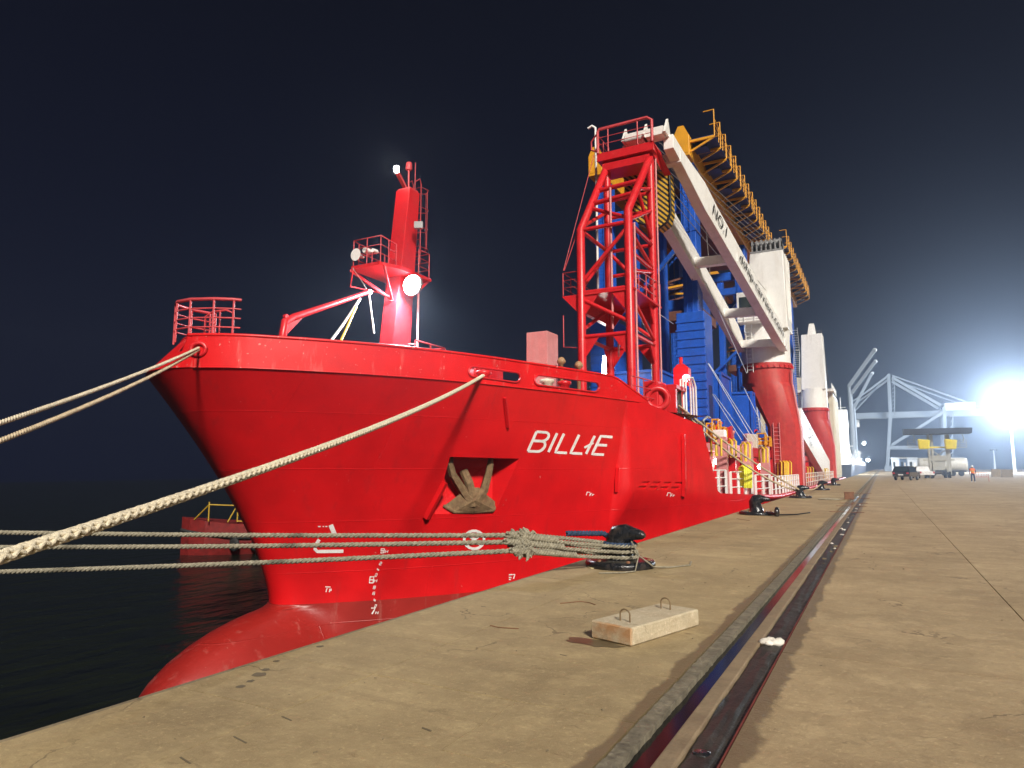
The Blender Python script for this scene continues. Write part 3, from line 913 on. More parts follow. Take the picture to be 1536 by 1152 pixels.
marks([{'p': [(496, 787), (503, 804)], 'w': 7}, {'p': [(479, 809), (475, 815), (472.5, 823), (476, 827), (515, 826.5)], 'w': 5}], 'bulb_symbol', 5)
circ = [(711 + 15 * math.cos(R(a)), 809.5 + 13.5 * math.sin(R(a))) for a in range(0, 361, 20)]
marks([circ, [(700, 801), (722, 818)], [(722, 801), (700, 818)]], 'thruster_symbol', 4)
marks([[(477, 789.5), (481, 789.5)], [(484, 789.5), (486, 789.5)], [(488, 789.5), (491, 789.5)]], 'load_mark', 1.6)
marks([[(488, 880), (496, 880.3)], [(489, 888), (490, 883), (492, 883)], [(494, 888), (495, 883), (497, 883.5), (496.6, 885.5), (494.6, 885.5)]], 'load_mark', 1.5)
DIG = {'8': [[(0, .5), (0, 1), (1, 1), (1, .5), (0, .5), (0, 0), (1, 0), (1, .5)]], '7': [[(0, 1), (1, 1), (.4, 0)]], '9': [[(1, .5), (0, .5), (0, 1), (1, 1), (1, 0), (0, 0)]],
       '6': [[(1, 1), (0, 1), (0, 0), (1, 0), (1, .5), (0, .5)]], '4': [[(.1, 1), (0, .4), (1, .4)], [(.7, .7), (.7, 0)]], '2': [[(0, 1), (1, 1), (1, .5), (0, .5), (0, 0), (1, 0)]], 'M': [[(0, 0), (0, 1), (.5, .4), (1, 1), (1, 0)]], '1': [[(.5, 0), (.5, 1)]],
       '-': [[(0, .5), (1, .5)]], 'F': [[(0, 0), (0, 1), (1, 1)], [(0, .5), (.8, .5)]], 'r': [[(0, 0), (0, .6), (.8, .6)]]}
def digit(ch, x, y, w, h, wd_):
    return [{'p': [(x + a * w + b_ * 1.2, y - b_ * h) for a, b_ in st], 'w': wd_} for st in DIG[ch]]
for ch, x, y, w, h, q in (('9', 570.5, 829, 5, 6, 1.6), ('M', 577.5, 829, 3.5, 4, 1.2), ('8', 554, 874, 5.5, 9, 2.0), ('M', 561, 873, 3.4, 4, 1.2), ('7', 555.5, 921, 6, 9, 2.0), ('M', 563, 921, 3.4, 4, 1.2),
                         ('2', 568.5, 847, 3, 4, 1.2), ('4', 565, 856, 3, 4, 1.2), ('2', 562, 864.5, 3, 4, 1.2), ('8', 559.3, 883, 3, 4, 1.2), ('6', 558.5, 892, 3, 4, 1.2), ('4', 560, 902, 3, 4, 1.2), ('2', 561, 911, 3, 4, 1.2)):
    marks(digit(ch, x, y, w, h, q), 'draught_mark', q)
for x, y in ((879, 743), (1000, 744)):
    marks([[(x, y), (x + 1.5, y - 5), (x + 6, y - 4.5)]] + [d['p'] for d in digit('F', x + 5, y + 1, 2.5, 4, 1)] + [d['p'] for d in digit('r', x + 9, y + 1, 2.5, 4, 1)], 'frame_mark', 1.2)
marks([[(763, 862), (772, 861.5), (770, 868)], [(763, 866), (767, 866)], [(763, 869), (766, 869)]], 'frame_mark', 1.6)

# sunk lifting sockets and drip marks in the apron
mat('socket', (.13, .10, .06), .85)
for px, py, L_ in ((360, 1110, .30), (430, 1078, .22), (278, 1141, .25), (640, 1094, .16), (845, 983, .14), (925, 905, .12), (725, 910, .14), (1060, 800, .5)):
    p = atz(px, py, 0); MB().box((p.x, p.y, -.010), (.010, L_ * .5, .026), rz=R(78)).build('lifting_socket', 'socket', quay)
rnd = random.Random(31)
for px, py in ((415, 992), (398, 1005), (389, 1012), (376, 1022), (362, 1030), (480, 970)):
    p = atz(px, py, 0); k = 12; s_ = rnd.uniform(.03, .055)
    MB().add([V3_ for V3_ in [(p.x, p.y, .003)]] + [(p.x + s_ * math.cos(a) * rnd.uniform(.7, 1.2), p.y + s_ * math.sin(a) * rnd.uniform(.7, 1.2), .003) for a in np.linspace(0, 2 * math.pi, k, endpoint=False)], [(0, i + 1, (i + 1) % k + 1) for i in range(k)]).build('drip_mark', 'socket', quay)

# ================================================================== SHIP FITTINGS
def V(*a): return Vector(a)
# --- anchor in its pocket
yA, zA = onhull(710, 735)
xa = surf(yA, zA) - .12
anc = MB()
def apx(px, py, dx=0.0): return hpx(px, py, -.16 + dx)
anc.tube([apx(706, 715, -.35), apx(708, 728, -.05), apx(709, 745, .08), apx(709, 757, .08)], [.15, .15, .17, .24], 8, smooth=False)     # shank and head
for pts, rr in (([(709, 757), (696, 738), (683, 716), (680, 700), (684, 689)], [.20, .15, .125, .115, .07]), ([(712, 757), (729, 737), (737, 716), (742, 700), (745, 690)], [.20, .15, .125, .115, .07])):
    anc.tube([apx(x, y, .1 - .07 * i) for i, (x, y) in enumerate(pts)], rr, 6, smooth=False)                                             # the two arms
anchor = anc.build('anchor', 'anchor_rust', ship, label='rusty brown stockless anchor')
an2 = MB()
an2.add([apx(668, 762, .0), apx(680, 768, .16), apx(710, 766, .24), apx(742, 765, .16), apx(751, 758, .0), apx(744, 753, .0), apx(730, 742, .06), apx(722, 734, .0), apx(698, 734, .0), apx(690, 744, .06), apx(676, 757, .0), apx(710, 748, .3)],
        [(0, 1, 10), (1, 9, 10), (1, 2, 11), (1, 11, 9), (2, 3, 11), (3, 6, 11), (3, 4, 5), (3, 5, 6), (6, 7, 11), (7, 8, 11), (8, 9, 11)])
an2.tube([apx(668, 762), apx(682, 768, .1), apx(710, 767, .12), apx(740, 766, .1), apx(752, 759)], [.05, .09, .1, .09, .05], 8)
an2.build('crown_plate', 'anchor_rust', anchor)

# --- foremast
ms = MB()
ms.hexa([V(-16.66, 19.62, 3.9), V(-16.0, 19.62, 3.9), V(-16.0, 20.85, 3.9), V(-16.66, 20.85, 3.9)], [V(-16.66, 20.75, 12.75), V(-15.96, 20.75, 12.75), V(-15.96, 21.42, 12.75), V(-16.66, 21.42, 12.75)])
mast = ms.build('foremast', 'red', ship, bevel=.03)
pz = 9.0
MB().prism([V(-17.1, 18.75, pz), V(-15.75, 18.75, pz), V(-15.45, 19.6, pz), V(-15.45, 21.6, pz), V(-17.2, 21.6, pz), V(-17.2, 19.0, pz)], (0, 0, .12)).build('mast_platform', 'red', mast)
MB().rail([V(-15.9, 19.9, pz + .12), V(-15.75, 18.8, pz + .12), V(-17.05, 18.8, pz + .12), V(-17.15, 19.2, pz + .12), V(-17.15, 21.5, pz + .12), V(-15.5, 21.5, pz + .12), V(-15.5, 20.8, pz + .12)], 1.0, 2, .7, .022).build('mast_railing', 'red_rail', mast)
for x in (-17.2, -15.6):
    MB().beam((x, 18.8, pz), (-16.2, 20.1, pz - 1.0), .08, .1).build('platform_bracket', 'red', mast)
b = MB(); b.beam((-15.55, 21.5, pz), (-16.0, 20.9, pz - .8), .08, .1)
MB().tube([V(-16.9, 18.65, pz), V(-16.9, 18.5, pz - .75), V(-16.6, 20.0, pz - .7)], .03, 6).build('platform_bracket', 'red', mast)
b.build('platform_bracket', 'red', mast)
hn = MB()
rot = Matrix.Rotation(R(100), 3, 'X') @ Matrix.Rotation(0, 3, 'Z')
hn.lathe(atx(534, 382, -16.9), [(.24, -.02), (.23, 0), (.14, .10), (.07, .25), (.05, .42)], 16, rot=Matrix.Rotation(R(-90), 3, 'X') @ Matrix.Identity(3))
hn.build('loudhailer', 'white_plain', mast)
hn = MB(); hc = atx(549, 376, -16.8)
hn.lathe(hc, [(.10, -.1), (.12, 0), (.12, .18), (.05, .22)], 10, axis='Y'); hn.lathe(hc + V(.15, .3, .05), [(.08, -.1), (.09, 0), (.09, .14)], 10, axis='Y')
hn.build('alarm_bell', 'white_plain', mast)
ld = MB()
for x in (-16.55, -16.15): ld.tube([V(x, 21.75, 9.9), V(x, 21.75, 13.3), V(x, 21.65, 13.5), V(x, 21.4, 13.3)], .022, 5)
for k in range(12): ld.bar((-16.55, 21.75, 10.1 + k * .28), (-16.15, 21.75, 10.1 + k * .28), .014, 4)
for k in range(4):
    z = 10.6 + k * .85; ld.tube([V(-16.6, 21.75, z), V(-16.65, 22.15, z), V(-16.35, 22.4, z), V(-16.05, 22.15, z), V(-16.1, 21.75, z)], .016, 4)
for x, y in ((-16.62, 22.1), (-16.35, 22.38), (-16.08, 22.1)): ld.bar((x, y, 10.6), (x, y, 13.2), .014, 4)
ld.build('mast_ladder', 'red_rail', mast)
tp = MB()
tp.bb((-16.6, 20.8, 12.75), (-16.0, 21.35, 12.82)); tp.beam((-16.3, 20.95, 12.8), atx(596, 259, -16.35), .16, .10); tp.bar((-16.3, 21.1, 12.8), (-16.3, 21.1, 13.95), .04, 6); tp.bar((-16.05, 21.2, 12.8), (-16.05, 21.2, 14.0), .015, 5)
tp.lathe((-16.3, 21.1, 13.7), [(.12, 0), (.14, .05), (.12, .3), (.05, .34)], 10)
tp.build('lamp_bracket', 'red_rail', mast)
mh = atx(595, 254, -16.35)
MB().lathe(mh - V(0, 0, .14), [(.05, 0), (.10, .03), (.10, .24), (.04, .28)], 12).build('masthead_lamp', 'lamp_small', mast, label='lit white masthead lamp')
def point(loc, watts, col, r=.15, name='lamp_light', spot=None, aim=None, blend=.4):
    l = bpy.data.lights.new(name, 'SPOT' if spot else 'POINT'); l.energy = watts; l.color = col; l.shadow_soft_size = r
    o = bpy.data.objects.new(name, l); COL.objects.link(o); o.location = loc
    if spot:
        l.spot_size = R(spot); l.spot_blend = blend
        o.rotation_euler = (Vector(loc) - Vector(aim)).to_track_quat('Z', 'Y').to_euler()
    return o
point(mh + V(.0, -.22, .02), 60, (1, .93, .8), .06)
fl = atx(617, 427, -15.35)
fm = MB(); fm.lathe(fl + V(0, .04, 0), [(.40, 0), (.42, .1), (.2, .3), (.1, .34)], 20, axis='Y'); fm.build('floodlight_housing', 'grey_steel', mast)
MB().lathe(fl + V(0, .04, 0), [(.06, -.16), (.24, -.13), (.36, -.06), (.39, 0)], 20, axis='Y').build('floodlight_lens', 'lamp_white', mast, label='glaring lit floodlight below the mast platform')
point(fl + V(.12, -.25, -.1), 3600, (.86, .92, 1), .2, spot=165, aim=fl + V(-.5, -.6, -2.0), blend=.5)
f2 = atx(628, 338, -15.5)
fm = MB(); fm.box(f2, (.34, .2, .26), rz=.5); fm.beam(f2, (-16.0, 21.2, f2.z + .2), .05, .05); fm.build('spare_floodlight', 'grey_steel', mast)
pl = MB(); pl.bar((-15.75, 21.15, 3.9), (-15.75, 21.15, 8.9), .045, 6); pl.bar((-15.75, 21.15, 6.4), (-16.1, 20.8, 6.4), .03, 5)
pl.build('cable_pipe', 'red_pale', mast)
MB().rail([V(-15.3, 20.4, 3.9), V(-15.3, 22.4, 3.9), V(-16.4, 22.4, 3.9)], 2.5, 1, 1.1, .035).build('deck_railing', 'red_rail', ship)

# --- stores davit with its lashings
dv = MB()
a = atx(424, 504, -16.5); a2 = atx(428, 482, -16.5); a3 = atx(440, 476, -16.5); tipd = atx(553, 438, -16.5)
dv.tube([V(a.x, a.y, 3.9), a, a2, a3, tipd], [.13, .13, .13, .12, .08], 8)
dv.lathe(tipd, [(.1, -.08), (.12, 0), (.1, .08)], 10, axis='X'); dv.lathe(atx(429, 475, -16.5), [(.08, -.06), (.09, 0), (.08, .06)], 10, axis='X')
dv.add([atx(431, 501, -16.5), atx(455, 476, -16.5), atx(440, 479, -16.5), atx(430, 487, -16.5)], [(0, 1, 2, 3)])
davit = dv.build('stores_davit', 'red', ship)
MB().tube(sag(atx(540, 448, -16.5), atx(496, 512, -16.2), .05, 8), .05, 6).build('davit_strap', 'white_plain', davit)
MB().tube(sag(atx(534, 460, -16.4), atx(510, 514, -16.0), .03, 8), .05, 6).build('davit_strap', 'yellow', davit)
MB().bar(tipd, atx(561, 500, -16.4), .035, 6).build('davit_fall', 'white_plain', davit)
MB().bar(tipd, (-16.9, 18.6, pz), .015, 5).build('davit_stay', 'wire', davit)

# --- bow pulpit rail
pr = MB(); pp = []
hs = [-1.55, -1.2, -.7, -.2, .3, .8, 1.2, 1.5]
pathp = [V(XC + .95, 12.6, ZTOP), V(XC + .9, 12.0, ZTOP)] if False else []
ring = [V(XC - .4, 12.7, ZTOP), V(XC - .5, 12.0, ZTOP), V(XC - .35, 11.4, ZTOP), V(XC, 11.2, ZTOP), V(XC + .55, 11.2, ZTOP), V(XC + 1.15, 11.45, ZTOP), V(XC + 1.55, 11.75, ZTOP), V(XC + 1.65, 11.9, ZTOP)]
for k, z in enumerate((1.0, .75, .5, .25)): pr.tube([p + V(0, 0, z) for p in ring], .045 if k == 0 else .022, 6)
for p in ring[:-1]: pr.bar(p - V(0, 0, .1), p + V(0, 0, 1.0), .032, 6)
pr.build('bow_railing', 'red_rail', ship)
pr = MB(); r2 = [V(XC + .1, 12.0, 4.0), V(XC + .1, 12.0, 5.75), V(XC + .4, 12.0, 5.85), V(XC + .9, 12.05, 5.85), V(XC + 1.1, 12.1, 5.75), V(XC + 1.1, 12.1, 4.0)]
pr.tube(r2, .03, 6)
for x in (.3, .7): pr.bar((XC + x, 12.0, 4), (XC + x, 12.0, 5.83), .025, 5)
pr.build('bow_railing', 'red_rail', ship)

mat('vent_tan', (.34, .2, .1), .6)
# --- ventilation trunk and mushroom vents
vt = MB().bb((-12.4, 24.0, 3.9), (-11.46, 25.05, 7.05)).build('vent_trunk', 'red_pale', ship, bevel=.02, label='pale pink ventilation trunk')
for px, py, Y in ((842, 541, 24.6), (868, 547, 25.2)):
    c = aty(px, py, Y)
    MB().lathe((c.x, c.y, 3.9), [(.08, 0), (.08, c.z - 4.05), (.17, c.z - 4.0), (.18, c.z - 3.9), (.1, c.z - 3.78), (0.02, c.z - 3.75)], 12).build('mushroom_vent', 'vent_tan', ship)
# winch and bollards glimpsed through the fairleads
for Y, dx, m_ in ((19.2, 1.5, 'red'), (21.3, 1.6, 'red'), (22.2, 1.5, 'cream'), (23.0, 1.4, 'red')):
    x = surf(Y, ZK) - dx
    MB().lathe((x, Y, 3.9), [(.22, 0), (.2, .1), (.2, .75), (.27, .8), (.27, .9), (.05, .95)], 12).build('deck_bollard', m_, ship)
w = MB(); wx = surf(20.3, ZK) - 3.2
w.lathe((wx, 20.3, 4.75), [(.75, -.8), (.75, -.72), (.35, -.7), (.35, .7), (.75, .72), (.75, .8)], 18, axis='X'); w.bb((wx - 1.2, 19.8, 3.9), (wx - .85, 20.8, 5.1)); w.bb((wx + .85, 19.8, 3.9), (wx + 1.2, 20.8, 5.0))
w.build('anchor_winch', 'red', ship)

# --- jib rest tower
TY0, TY1 = 30.0, 33.9
TXL, TXR = -12.45, -9.98
ZBEND, ZTT = 13.3, 18.35
def node(c, z):
    x = TXL if c[0] == 'L' else TXR
    if c[1] == 'F':
        zb_ = ZBEND if c[0] == 'L' else 13.9
        y = TY0 if z <= zb_ else TY0 + (TY1 + .15 - TY0) * (z - zb_) / (ZTT - zb_)
        return V(x, y, z)
    return V(x, TY1, z)
tw = MB()
for c in ('LF', 'RF', 'LB', 'RB'):
    pts = [node(c, z) for z in ((3.9, ZBEND if c[0] == 'L' else 13.9, ZTT) if c[1] == 'F' else (3.9, ZTT))]
    tw.tube(pts, .21, 10)
    tw.lathe((pts[0].x, pts[0].y, 3.9), [(.5, 0), (.5, .05), (.3, .5), (.21, 1.2)], 10)
tower = tw.build('jib_rest_tower', 'red', ship, label='tall red lattice tower carrying the crane jib head')
def brace(a, b_, r=.12, n=8): return MB().bar(a, b_, r, n).build('brace', 'red', tower)
ZR, ZP = 7.9, 10.1
for z in (ZR, ZP, 11.9, ZBEND):
    for a, b_ in (('LF', 'RF'), ('RF', 'RB'), ('LB', 'RB'), ('LF', 'LB')):
        if z != 11.9 or a == 'RF' and False or b_ == 'RB' and a != 'LF': brace(node(a, z), node(b_, z), .105)
for a, b_ in ((('LF', ZP - .3), ('RF', ZR + .5)), (('RF', ZP - .3), ('RB', ZR + .2)), (('LB', ZP), ('RB', ZR + .3)), (('LF', ZR + .3), ('LB', ZP)),
              (('RF', ZBEND - .2), ('LF', ZP + .5)), (('RF', ZBEND - .3), ('RB', 12.0)), (('RB', 11.8), ('RF', ZP + .8)), (('LB', ZBEND), ('RB', ZP + .4)), (('LB', ZBEND), ('LF', ZP + .2)),
              (('RF', ZBEND + .1), ('RB', 15.2)), (('LF', ZBEND + .2), ('LB', 15.6)), (('LF', 14.9), ('RF', ZBEND + .2)), (('RB', 16.4), ('RF', 15.5)), (('RF', 15.6), ('RB', ZBEND + .2))):
    brace(node(*a), node(*b_), .10)
for z in (15.2, 16.2): brace(node('LF', z), node('RF', z), .13); brace(node('LB', z), node('RB', z), .11)
for c, o_ in (('LF', 'RF'), ('RF', 'LF'), ('RB', 'RF'), ('LB', 'LF'), ('RF', 'RB'), ('LB', 'RB'), ('RB', 'LB')):
    for z in (ZR, ZP - .1):
        p = node(c, z); d = (node(o_, z) - p).normalized(); sd = d.cross(V(0, 0, 1)) * .03
        MB().prism([p + sd + d * .15, p + sd + d * .95, p + sd + d * .2 - V(0, 0, 1.0)], -2 * sd).build('gusset_plate', 'red', tower)
MB().prism([V(TXL - .2, TY0 - .1, ZP - .15), V(TXR + .25, TY0 - .1, ZP - .15), V(TXR + .25, TY1 + .6, ZP - .15), V(TXL - .2, TY1 + .6, ZP - .15)], (0, 0, .1)).build('tower_floor', 'red', tower)
bk = MB(); bk.hexa([V(TXL - .25, TY0, ZP - .9), V(TXL, TY0, ZP - .9), V(TXL, TY1, ZP - .9), V(TXL - .25, TY1, ZP - .9)], [V(TXL - 1.05, TY0, ZP - .05), V(TXL, TY0, ZP - .05), V(TXL, TY1, ZP - .05), V(TXL - 1.05, TY1, ZP - .05)])
bk.build('side_gallery', 'red', tower)
rl = MB(); rl.rail([V(TXL, TY0 + .05, ZP), V(TXL - 1.0, TY0 + .05, ZP), V(TXL - 1.0, TY1, ZP), V(TXL, TY1, ZP)], 1.15, 2, 1.0, .03); rl.rail([V(TXR, TY0 + .2, ZP), V(TXR + .2, TY1 + .5, ZP), V(TXL, TY1 + .5, ZP)], 1.15, 2, 1.2, .03)
rl.tube([V(TXL - 1.0, TY0 + .05, ZP - 1), V(TXL - 1.0, TY0 + .05, ZP - 2.6), V(TXL - .3, TY0 + .05, ZP - 2.7)], .03, 6)
rl.build('tower_railing', 'red_rail', tower)
tf = MB(); y0_, y1_ = TY1 - .55, TY1 + 1.2
tf.bb((TXL - .35, y0_, ZTT), (TXR + .35, y1_, ZTT + .45)); tf.bb((TXL - .1, y0_ + .1, ZTT - .55), (TXR + .1, y1_ - .3, ZTT - .15))
tf.add([V(TXR + .35, y0_, ZTT + .45), V(TXR + .75, y1_ + .3, ZTT - .7), V(TXR + .35, y1_ + .3, ZTT - .7), V(TXR + .2, y0_, ZTT)], [(0, 1, 2, 3)])
tf.build('jib_saddle', 'red', tower)
rl = MB(); zt2 = ZTT + .45
rl.tube([V(TXL - .3, y0_, zt2), V(TXL - .3, y0_, zt2 + 1.25), V(TXL - .2, y0_, zt2 + 1.4), V(TXR + .05, y0_, zt2 + 1.4), V(TXR + .3, y0_, zt2 + 1.2), V(TXR + .3, y0_, zt2)], .085, 8)
for x in (TXL + .3, TXR - .5): rl.bar((x, y0_, zt2), (x, y0_, zt2 + 1.38), .04, 6)
for z in (.5, .9): rl.bar((TXL - .3, y0_, zt2 + z), (TXR + .3, y0_, zt2 + z), .022, 5)
rl.tube([V(TXL - .3, y0_, zt2 + .1), V(TXL - .75, y0_ + .2, zt2 + .4), V(TXL - .75, y0_ + .2, zt2 + .9), V(TXL - .3, y0_, zt2 + 1.2)], .05, 6)
rl.rail([V(TXL - .3, y0_, zt2), V(TXL - .3, y1_, zt2)], 1.1, 2, .8, .03)
rl.build('saddle_railing', 'red_rail', tower)
pw = MB(); c1, c2 = aty(893, 192, 34.2), aty(888, 189, 34.2)
pw.tube([V(c1.x, 34.2, ZP + 1), c1 - V(0, 0, .2), c1, c2, c2 - V(.25, 0, .1)], .07, 6); pw.build('vent_pipe', 'white_plain', tower)
pw = MB(); p = node('RF', 5); pw.bar((TXL + 1.5, TY0 + .25, 8.2), (TXL + 1.5, TY0 + .25, ZBEND + 2), .06, 6); pw.bar((TXR + .22, TY0 + .25, 4), (TXR + .22, TY0 + .25, ZBEND), .055, 6); pw.bar((TXR + .24, TY1 + .2, 4), (TXR + .24, TY1 + .2, ZTT), .05, 6)
pw.build('service_pipe', 'red_pale', tower)
sp = MB(); sp.bar((TXL - .2, TY0 + .1, ZBEND + .0), (TXL - .95, TY0 + .1, ZBEND - 1.9), .03, 5); sp.bar((TXL - .2, TY0 + 2.5, ZTT), (TXL - 1.0, TY0 + .1, ZBEND - 1.9), .02, 5); sp.build('tower_stay', 'red_rail', tower)
# bright lamp tube hanging in the tower and a hook
hk = MB(); a = aty(908, 530, 36); b_ = aty(907, 562, 36)
MB().bar(aty(908, 534, 38), aty(906, 566, 38), .16, 8).build('deck_lamp_tube', 'lamp_small', ship, label='lit white tube lamp behind the tower')
hk.tube([aty(928, 512, 31.2), aty(928, 535, 31.2)], .05, 6); hk.build('hanging_hook', 'white_plain', tower)

# --- striped hook block stowed on the tower
hbk = MB(); hx = -9.35; pts = []
out_ = [(905, 262), (948, 255), (1000, 262), (1005, 300), (1002, 330), (990, 342), (960, 330), (945, 318)]
mat('hazard', (.62, .42, .04), .55)
N_, L_, B_ = nodes_of(MATS['hazard'])
g_ = N_.new('ShaderNodeNewGeometry'); sp_ = N_.new('ShaderNodeSeparateXYZ'); L_.new(g_.outputs['Position'], sp_.inputs[0])
ad_ = N_.new('ShaderNodeMath'); ad_.operation = 'MULTIPLY_ADD'; L_.new(sp_.outputs['Z'], ad_.inputs[0]); ad_.inputs[1].default_value = 1.0; L_.new(sp_.outputs['X'], ad_.inputs[2])
md_ = N_.new('ShaderNodeMath'); md_.operation = 'FRACT'
ml_ = N_.new('ShaderNodeMath'); ml_.operation = 'MULTIPLY'; ml_.inputs[1].default_value = 3.2; L_.new(ad_.outputs[0], ml_.inputs[0]); L_.new(ml_.outputs[0], md_.inputs[0])
gt_ = N_.new('ShaderNodeMath'); gt_.operation = 'GREATER_THAN'; gt_.inputs[1].default_value = .5; L_.new(md_.outputs[0], gt_.inputs[0])
mx_ = N_.new('ShaderNodeMix'); mx_.data_type = 'RGBA'; L_.new(gt_.outputs[0], mx_.inputs[0]); mx_.inputs[6].default_value = (.60, .36, .03, 1); mx_.inputs[7].default_value = (.02, .02, .02, 1)
L_.new(mx_.outputs[2], B_.inputs['Base Color'])
bx = aty(955, 262, 36.0)
poly = [aty(x, y, 36.0) for x, y in ((935, 252), (1004, 258), (1006, 318), (1001, 333), (988, 343), (958, 334), (938, 318))]
hbk.prism(poly, (0, .9, 0))

# --- deck cranes
def rrect(cx, cy, w, d, n=24, sq=1.0):
    """ring between circle (sq 0) and rectangle (sq 1)"""
    out = []
    for k in range(n):
        a = 2 * math.pi * (k + .5) / n; c, s_ = math.cos(a), math.sin(a)
        m_ = 1 / max(abs(c), abs(s_)); f = 1 + (m_ - 1) * sq
        out.append((cx + c * f * w / 2, cy + s_ * f * d / 2))
    return out
def loft(mb, rings, smooth_=True):
    n = len(rings[0][0]); vs = [V(x, y, z) for ring, z in rings for x, y in ring]
    mb.add(vs, [(i * n + k, i * n + (k + 1) % n, (i + 1) * n + (k + 1) % n, (i + 1) * n + k) for i in range(len(rings) - 1) for k in range(n)], False)
    mb.add(vs[:n], [tuple(reversed(range(n)))]); mb.add(vs[-n:], [tuple(range(n))])
def crane_column(cy, zs, label):
    p = MB(); cx = -7.68
    loft(p, [(rrect(-6.45, cy, 2.3, 3.6), -.15), (rrect(-6.45, cy, 2.3, 3.6), 4.7 + zs), (rrect(-7.5, cy, 3.6, 3.65, sq=.12), 7.9 + zs), (rrect(cx, cy, 3.75, 3.75, sq=0), 8.2 + zs), (rrect(cx, cy, 3.75, 3.75, sq=0), 9.3 + zs),
             (rrect(cx, cy, 3.95, 3.95, sq=0), 9.32 + zs), (rrect(cx, cy, 3.95, 3.95, sq=0), 9.75 + zs)])
    o = p.build('deck_crane', 'red_ped', ship, label=label)
    es_ = o.modifiers.new('crisp', 'EDGE_SPLIT'); es_.split_angle = R(17)
    o.data.polygons.foreach_set('use_smooth', [True] * len(o.data.polygons))
    bl = MB()
    for k in range(28):
        a = 2 * math.pi * k / 28; bl.box((cx + 2.0 * math.cos(a), cy + 2.0 * math.sin(a), 9.45 + zs), (.1, .1, .18), rz=a)
    bl.build('flange_bolt', 'red', o)['kind'] = 'stuff'
    ld_ = MB()
    for q in (-.22, .22): ld_.bar((-6.9 + q, cy - 1.9, .2), (-6.9 + q, cy - 1.9, 5), .03, 5)
    for k in range(15): ld_.bar((-7.12, cy - 1.9, .4 + k * .3), (-6.68, cy - 1.9, .4 + k * .3), .02, 4)
    ld_.build('column_ladder', 'red_pale', o)
    cp = MB(); cp.tube([V(-5.26, cy - 1.0, 0), V(-5.26, cy - 1.0, 4.6 + zs), V(-5.7, cy - .8, 8 + zs), V(-5.7, cy - .8, 9.2 + zs)], .06, 6); cp.tube([V(-5.26, cy - .6, 0), V(-5.26, cy - .6, 4.6 + zs), V(-5.68, cy - .5, 8 + zs)], .045, 6); cp.build('cable_conduit', 'red_pale', o)
    return o
c1 = crane_column(57.0, 0, 'red and white deck crane beside the gangway rails')
wh = MB(); cx = -7.68
loft(wh, [(rrect(cx, 57, 3.7, 3.7, sq=0), 9.75), (rrect(cx, 57, 3.7, 3.7, sq=0), 11.6), (rrect(-7.35, 57, 3.2, 3.5, sq=.6), 12.6)])
o = wh.build('crane_slew_base', 'white', c1); o.data.polygons.foreach_set('use_smooth', [True] * len(o.data.polygons)); o.modifiers.new('crisp', 'EDGE_SPLIT').split_angle = R(40)
wh = MB(); wh.hexa([V(-8.9, 55.4, 12.4), V(-5.75, 55.4, 12.4), V(-5.75, 58.8, 12.4), V(-8.9, 58.8, 12.4)], [V(-8.35, 55.5, 18.7), V(-5.85, 55.5, 18.7), V(-5.85, 58.6, 18.7), V(-8.35, 58.6, 18.7)])
wh.build('crane_house', 'white', c1, bevel=.06)
cb_ = MB(); cb_.bb((-9.3, 54.2, 12.9), (-7.3, 55.4, 15.3)); cab = cb_.build('crane_cab', 'white', c1, bevel=.05)
MB().bb((-9.1, 54.17, 13.3), (-7.5, 54.21, 14.9)).build('cab_window', 'glass', c1)
ld_ = MB()
for q in (-.22, .22): ld_.bar((-8.6 + q, 55.0, 9.0), (-8.6 + q, 55.0, 12.9), .03, 5)
for k in range(12): ld_.bar((-8.82, 55.0, 9.2 + k * .3), (-8.38, 55.0, 9.2 + k * .3), .02, 4)
ld_.build('cab_ladder', 'white_plain', c1)
MB().rail([V(-9.5, 54.1, 12.85), V(-7.2, 54.1, 12.85)], 1.0, 2, .8, .03).build('cab_railing', 'white_plain', c1)
for k in range(5): MB().bb((-5.74, 55.8 + k * .6, 13.2), (-5.70, 55.9 + k * .6, 18.4)).build('house_rib', 'white', c1)
tpm = MB()
for x in np.arange(-8.2, -5.9, .35): tpm.bb((x, 55.6, 18.7), (x + .1, 58.0, 19.75))
tpm.lathe((-7.0, 56.6, 19.4), [(.55, -1.0), (.55, 1.0)], 14, axis='X'); tpm.bb((-8.3, 55.5, 18.7), (-5.9, 58.5, 18.85))
tpm.build('crane_sheave_rack', 'grey_steel', c1)
# jib: two box girders joined by cross beams
HR, TRp = aty(1174, 514, 55.4), aty(1007, 222, 35.3)
HL, TLp = aty(1110, 516, 55.4), None
TLp = V(TRp.x - 2.35, TRp.y, TRp.z)
mR = TRp.lerp(HR, .22)
for (t, h_, nm) in ((TRp, HR, 'R'), (TLp, HL, 'L')):
    j = MB()
    def sec(p, w_, hgt): return [p + V(-w_ / 2, 0, -hgt / 2), p + V(w_ / 2, 0, -hgt / 2), p + V(w_ / 2, 0, hgt / 2), p + V(-w_ / 2, 0, hgt / 2)]
    st = [sec(t + V(0, -.6, .1), .55, .8), sec(t.lerp(h_, .06), .6, 1.0), sec(t.lerp(h_, .2) + V(0, 0, .05), .65, 1.8), sec(t.lerp(h_, .3), .65, 1.6), sec(t.lerp(h_, .93), .65, 1.5), sec(h_ + V(0, .4, -.25), .55, .8)]
    vs = [q for s__ in st for q in s__]
    j.add(vs, [(4 * i + k, 4 * i + (k + 1) % 4, 4 * i + 4 + (k + 1) % 4, 4 * i + 4 + k) for i in range(len(st) - 1) for k in range(4)] + [(3, 2, 1, 0), tuple(len(vs) - 4 + k for k in range(4))])
    j.build('jib_girder', 'white', c1, bevel=.03)
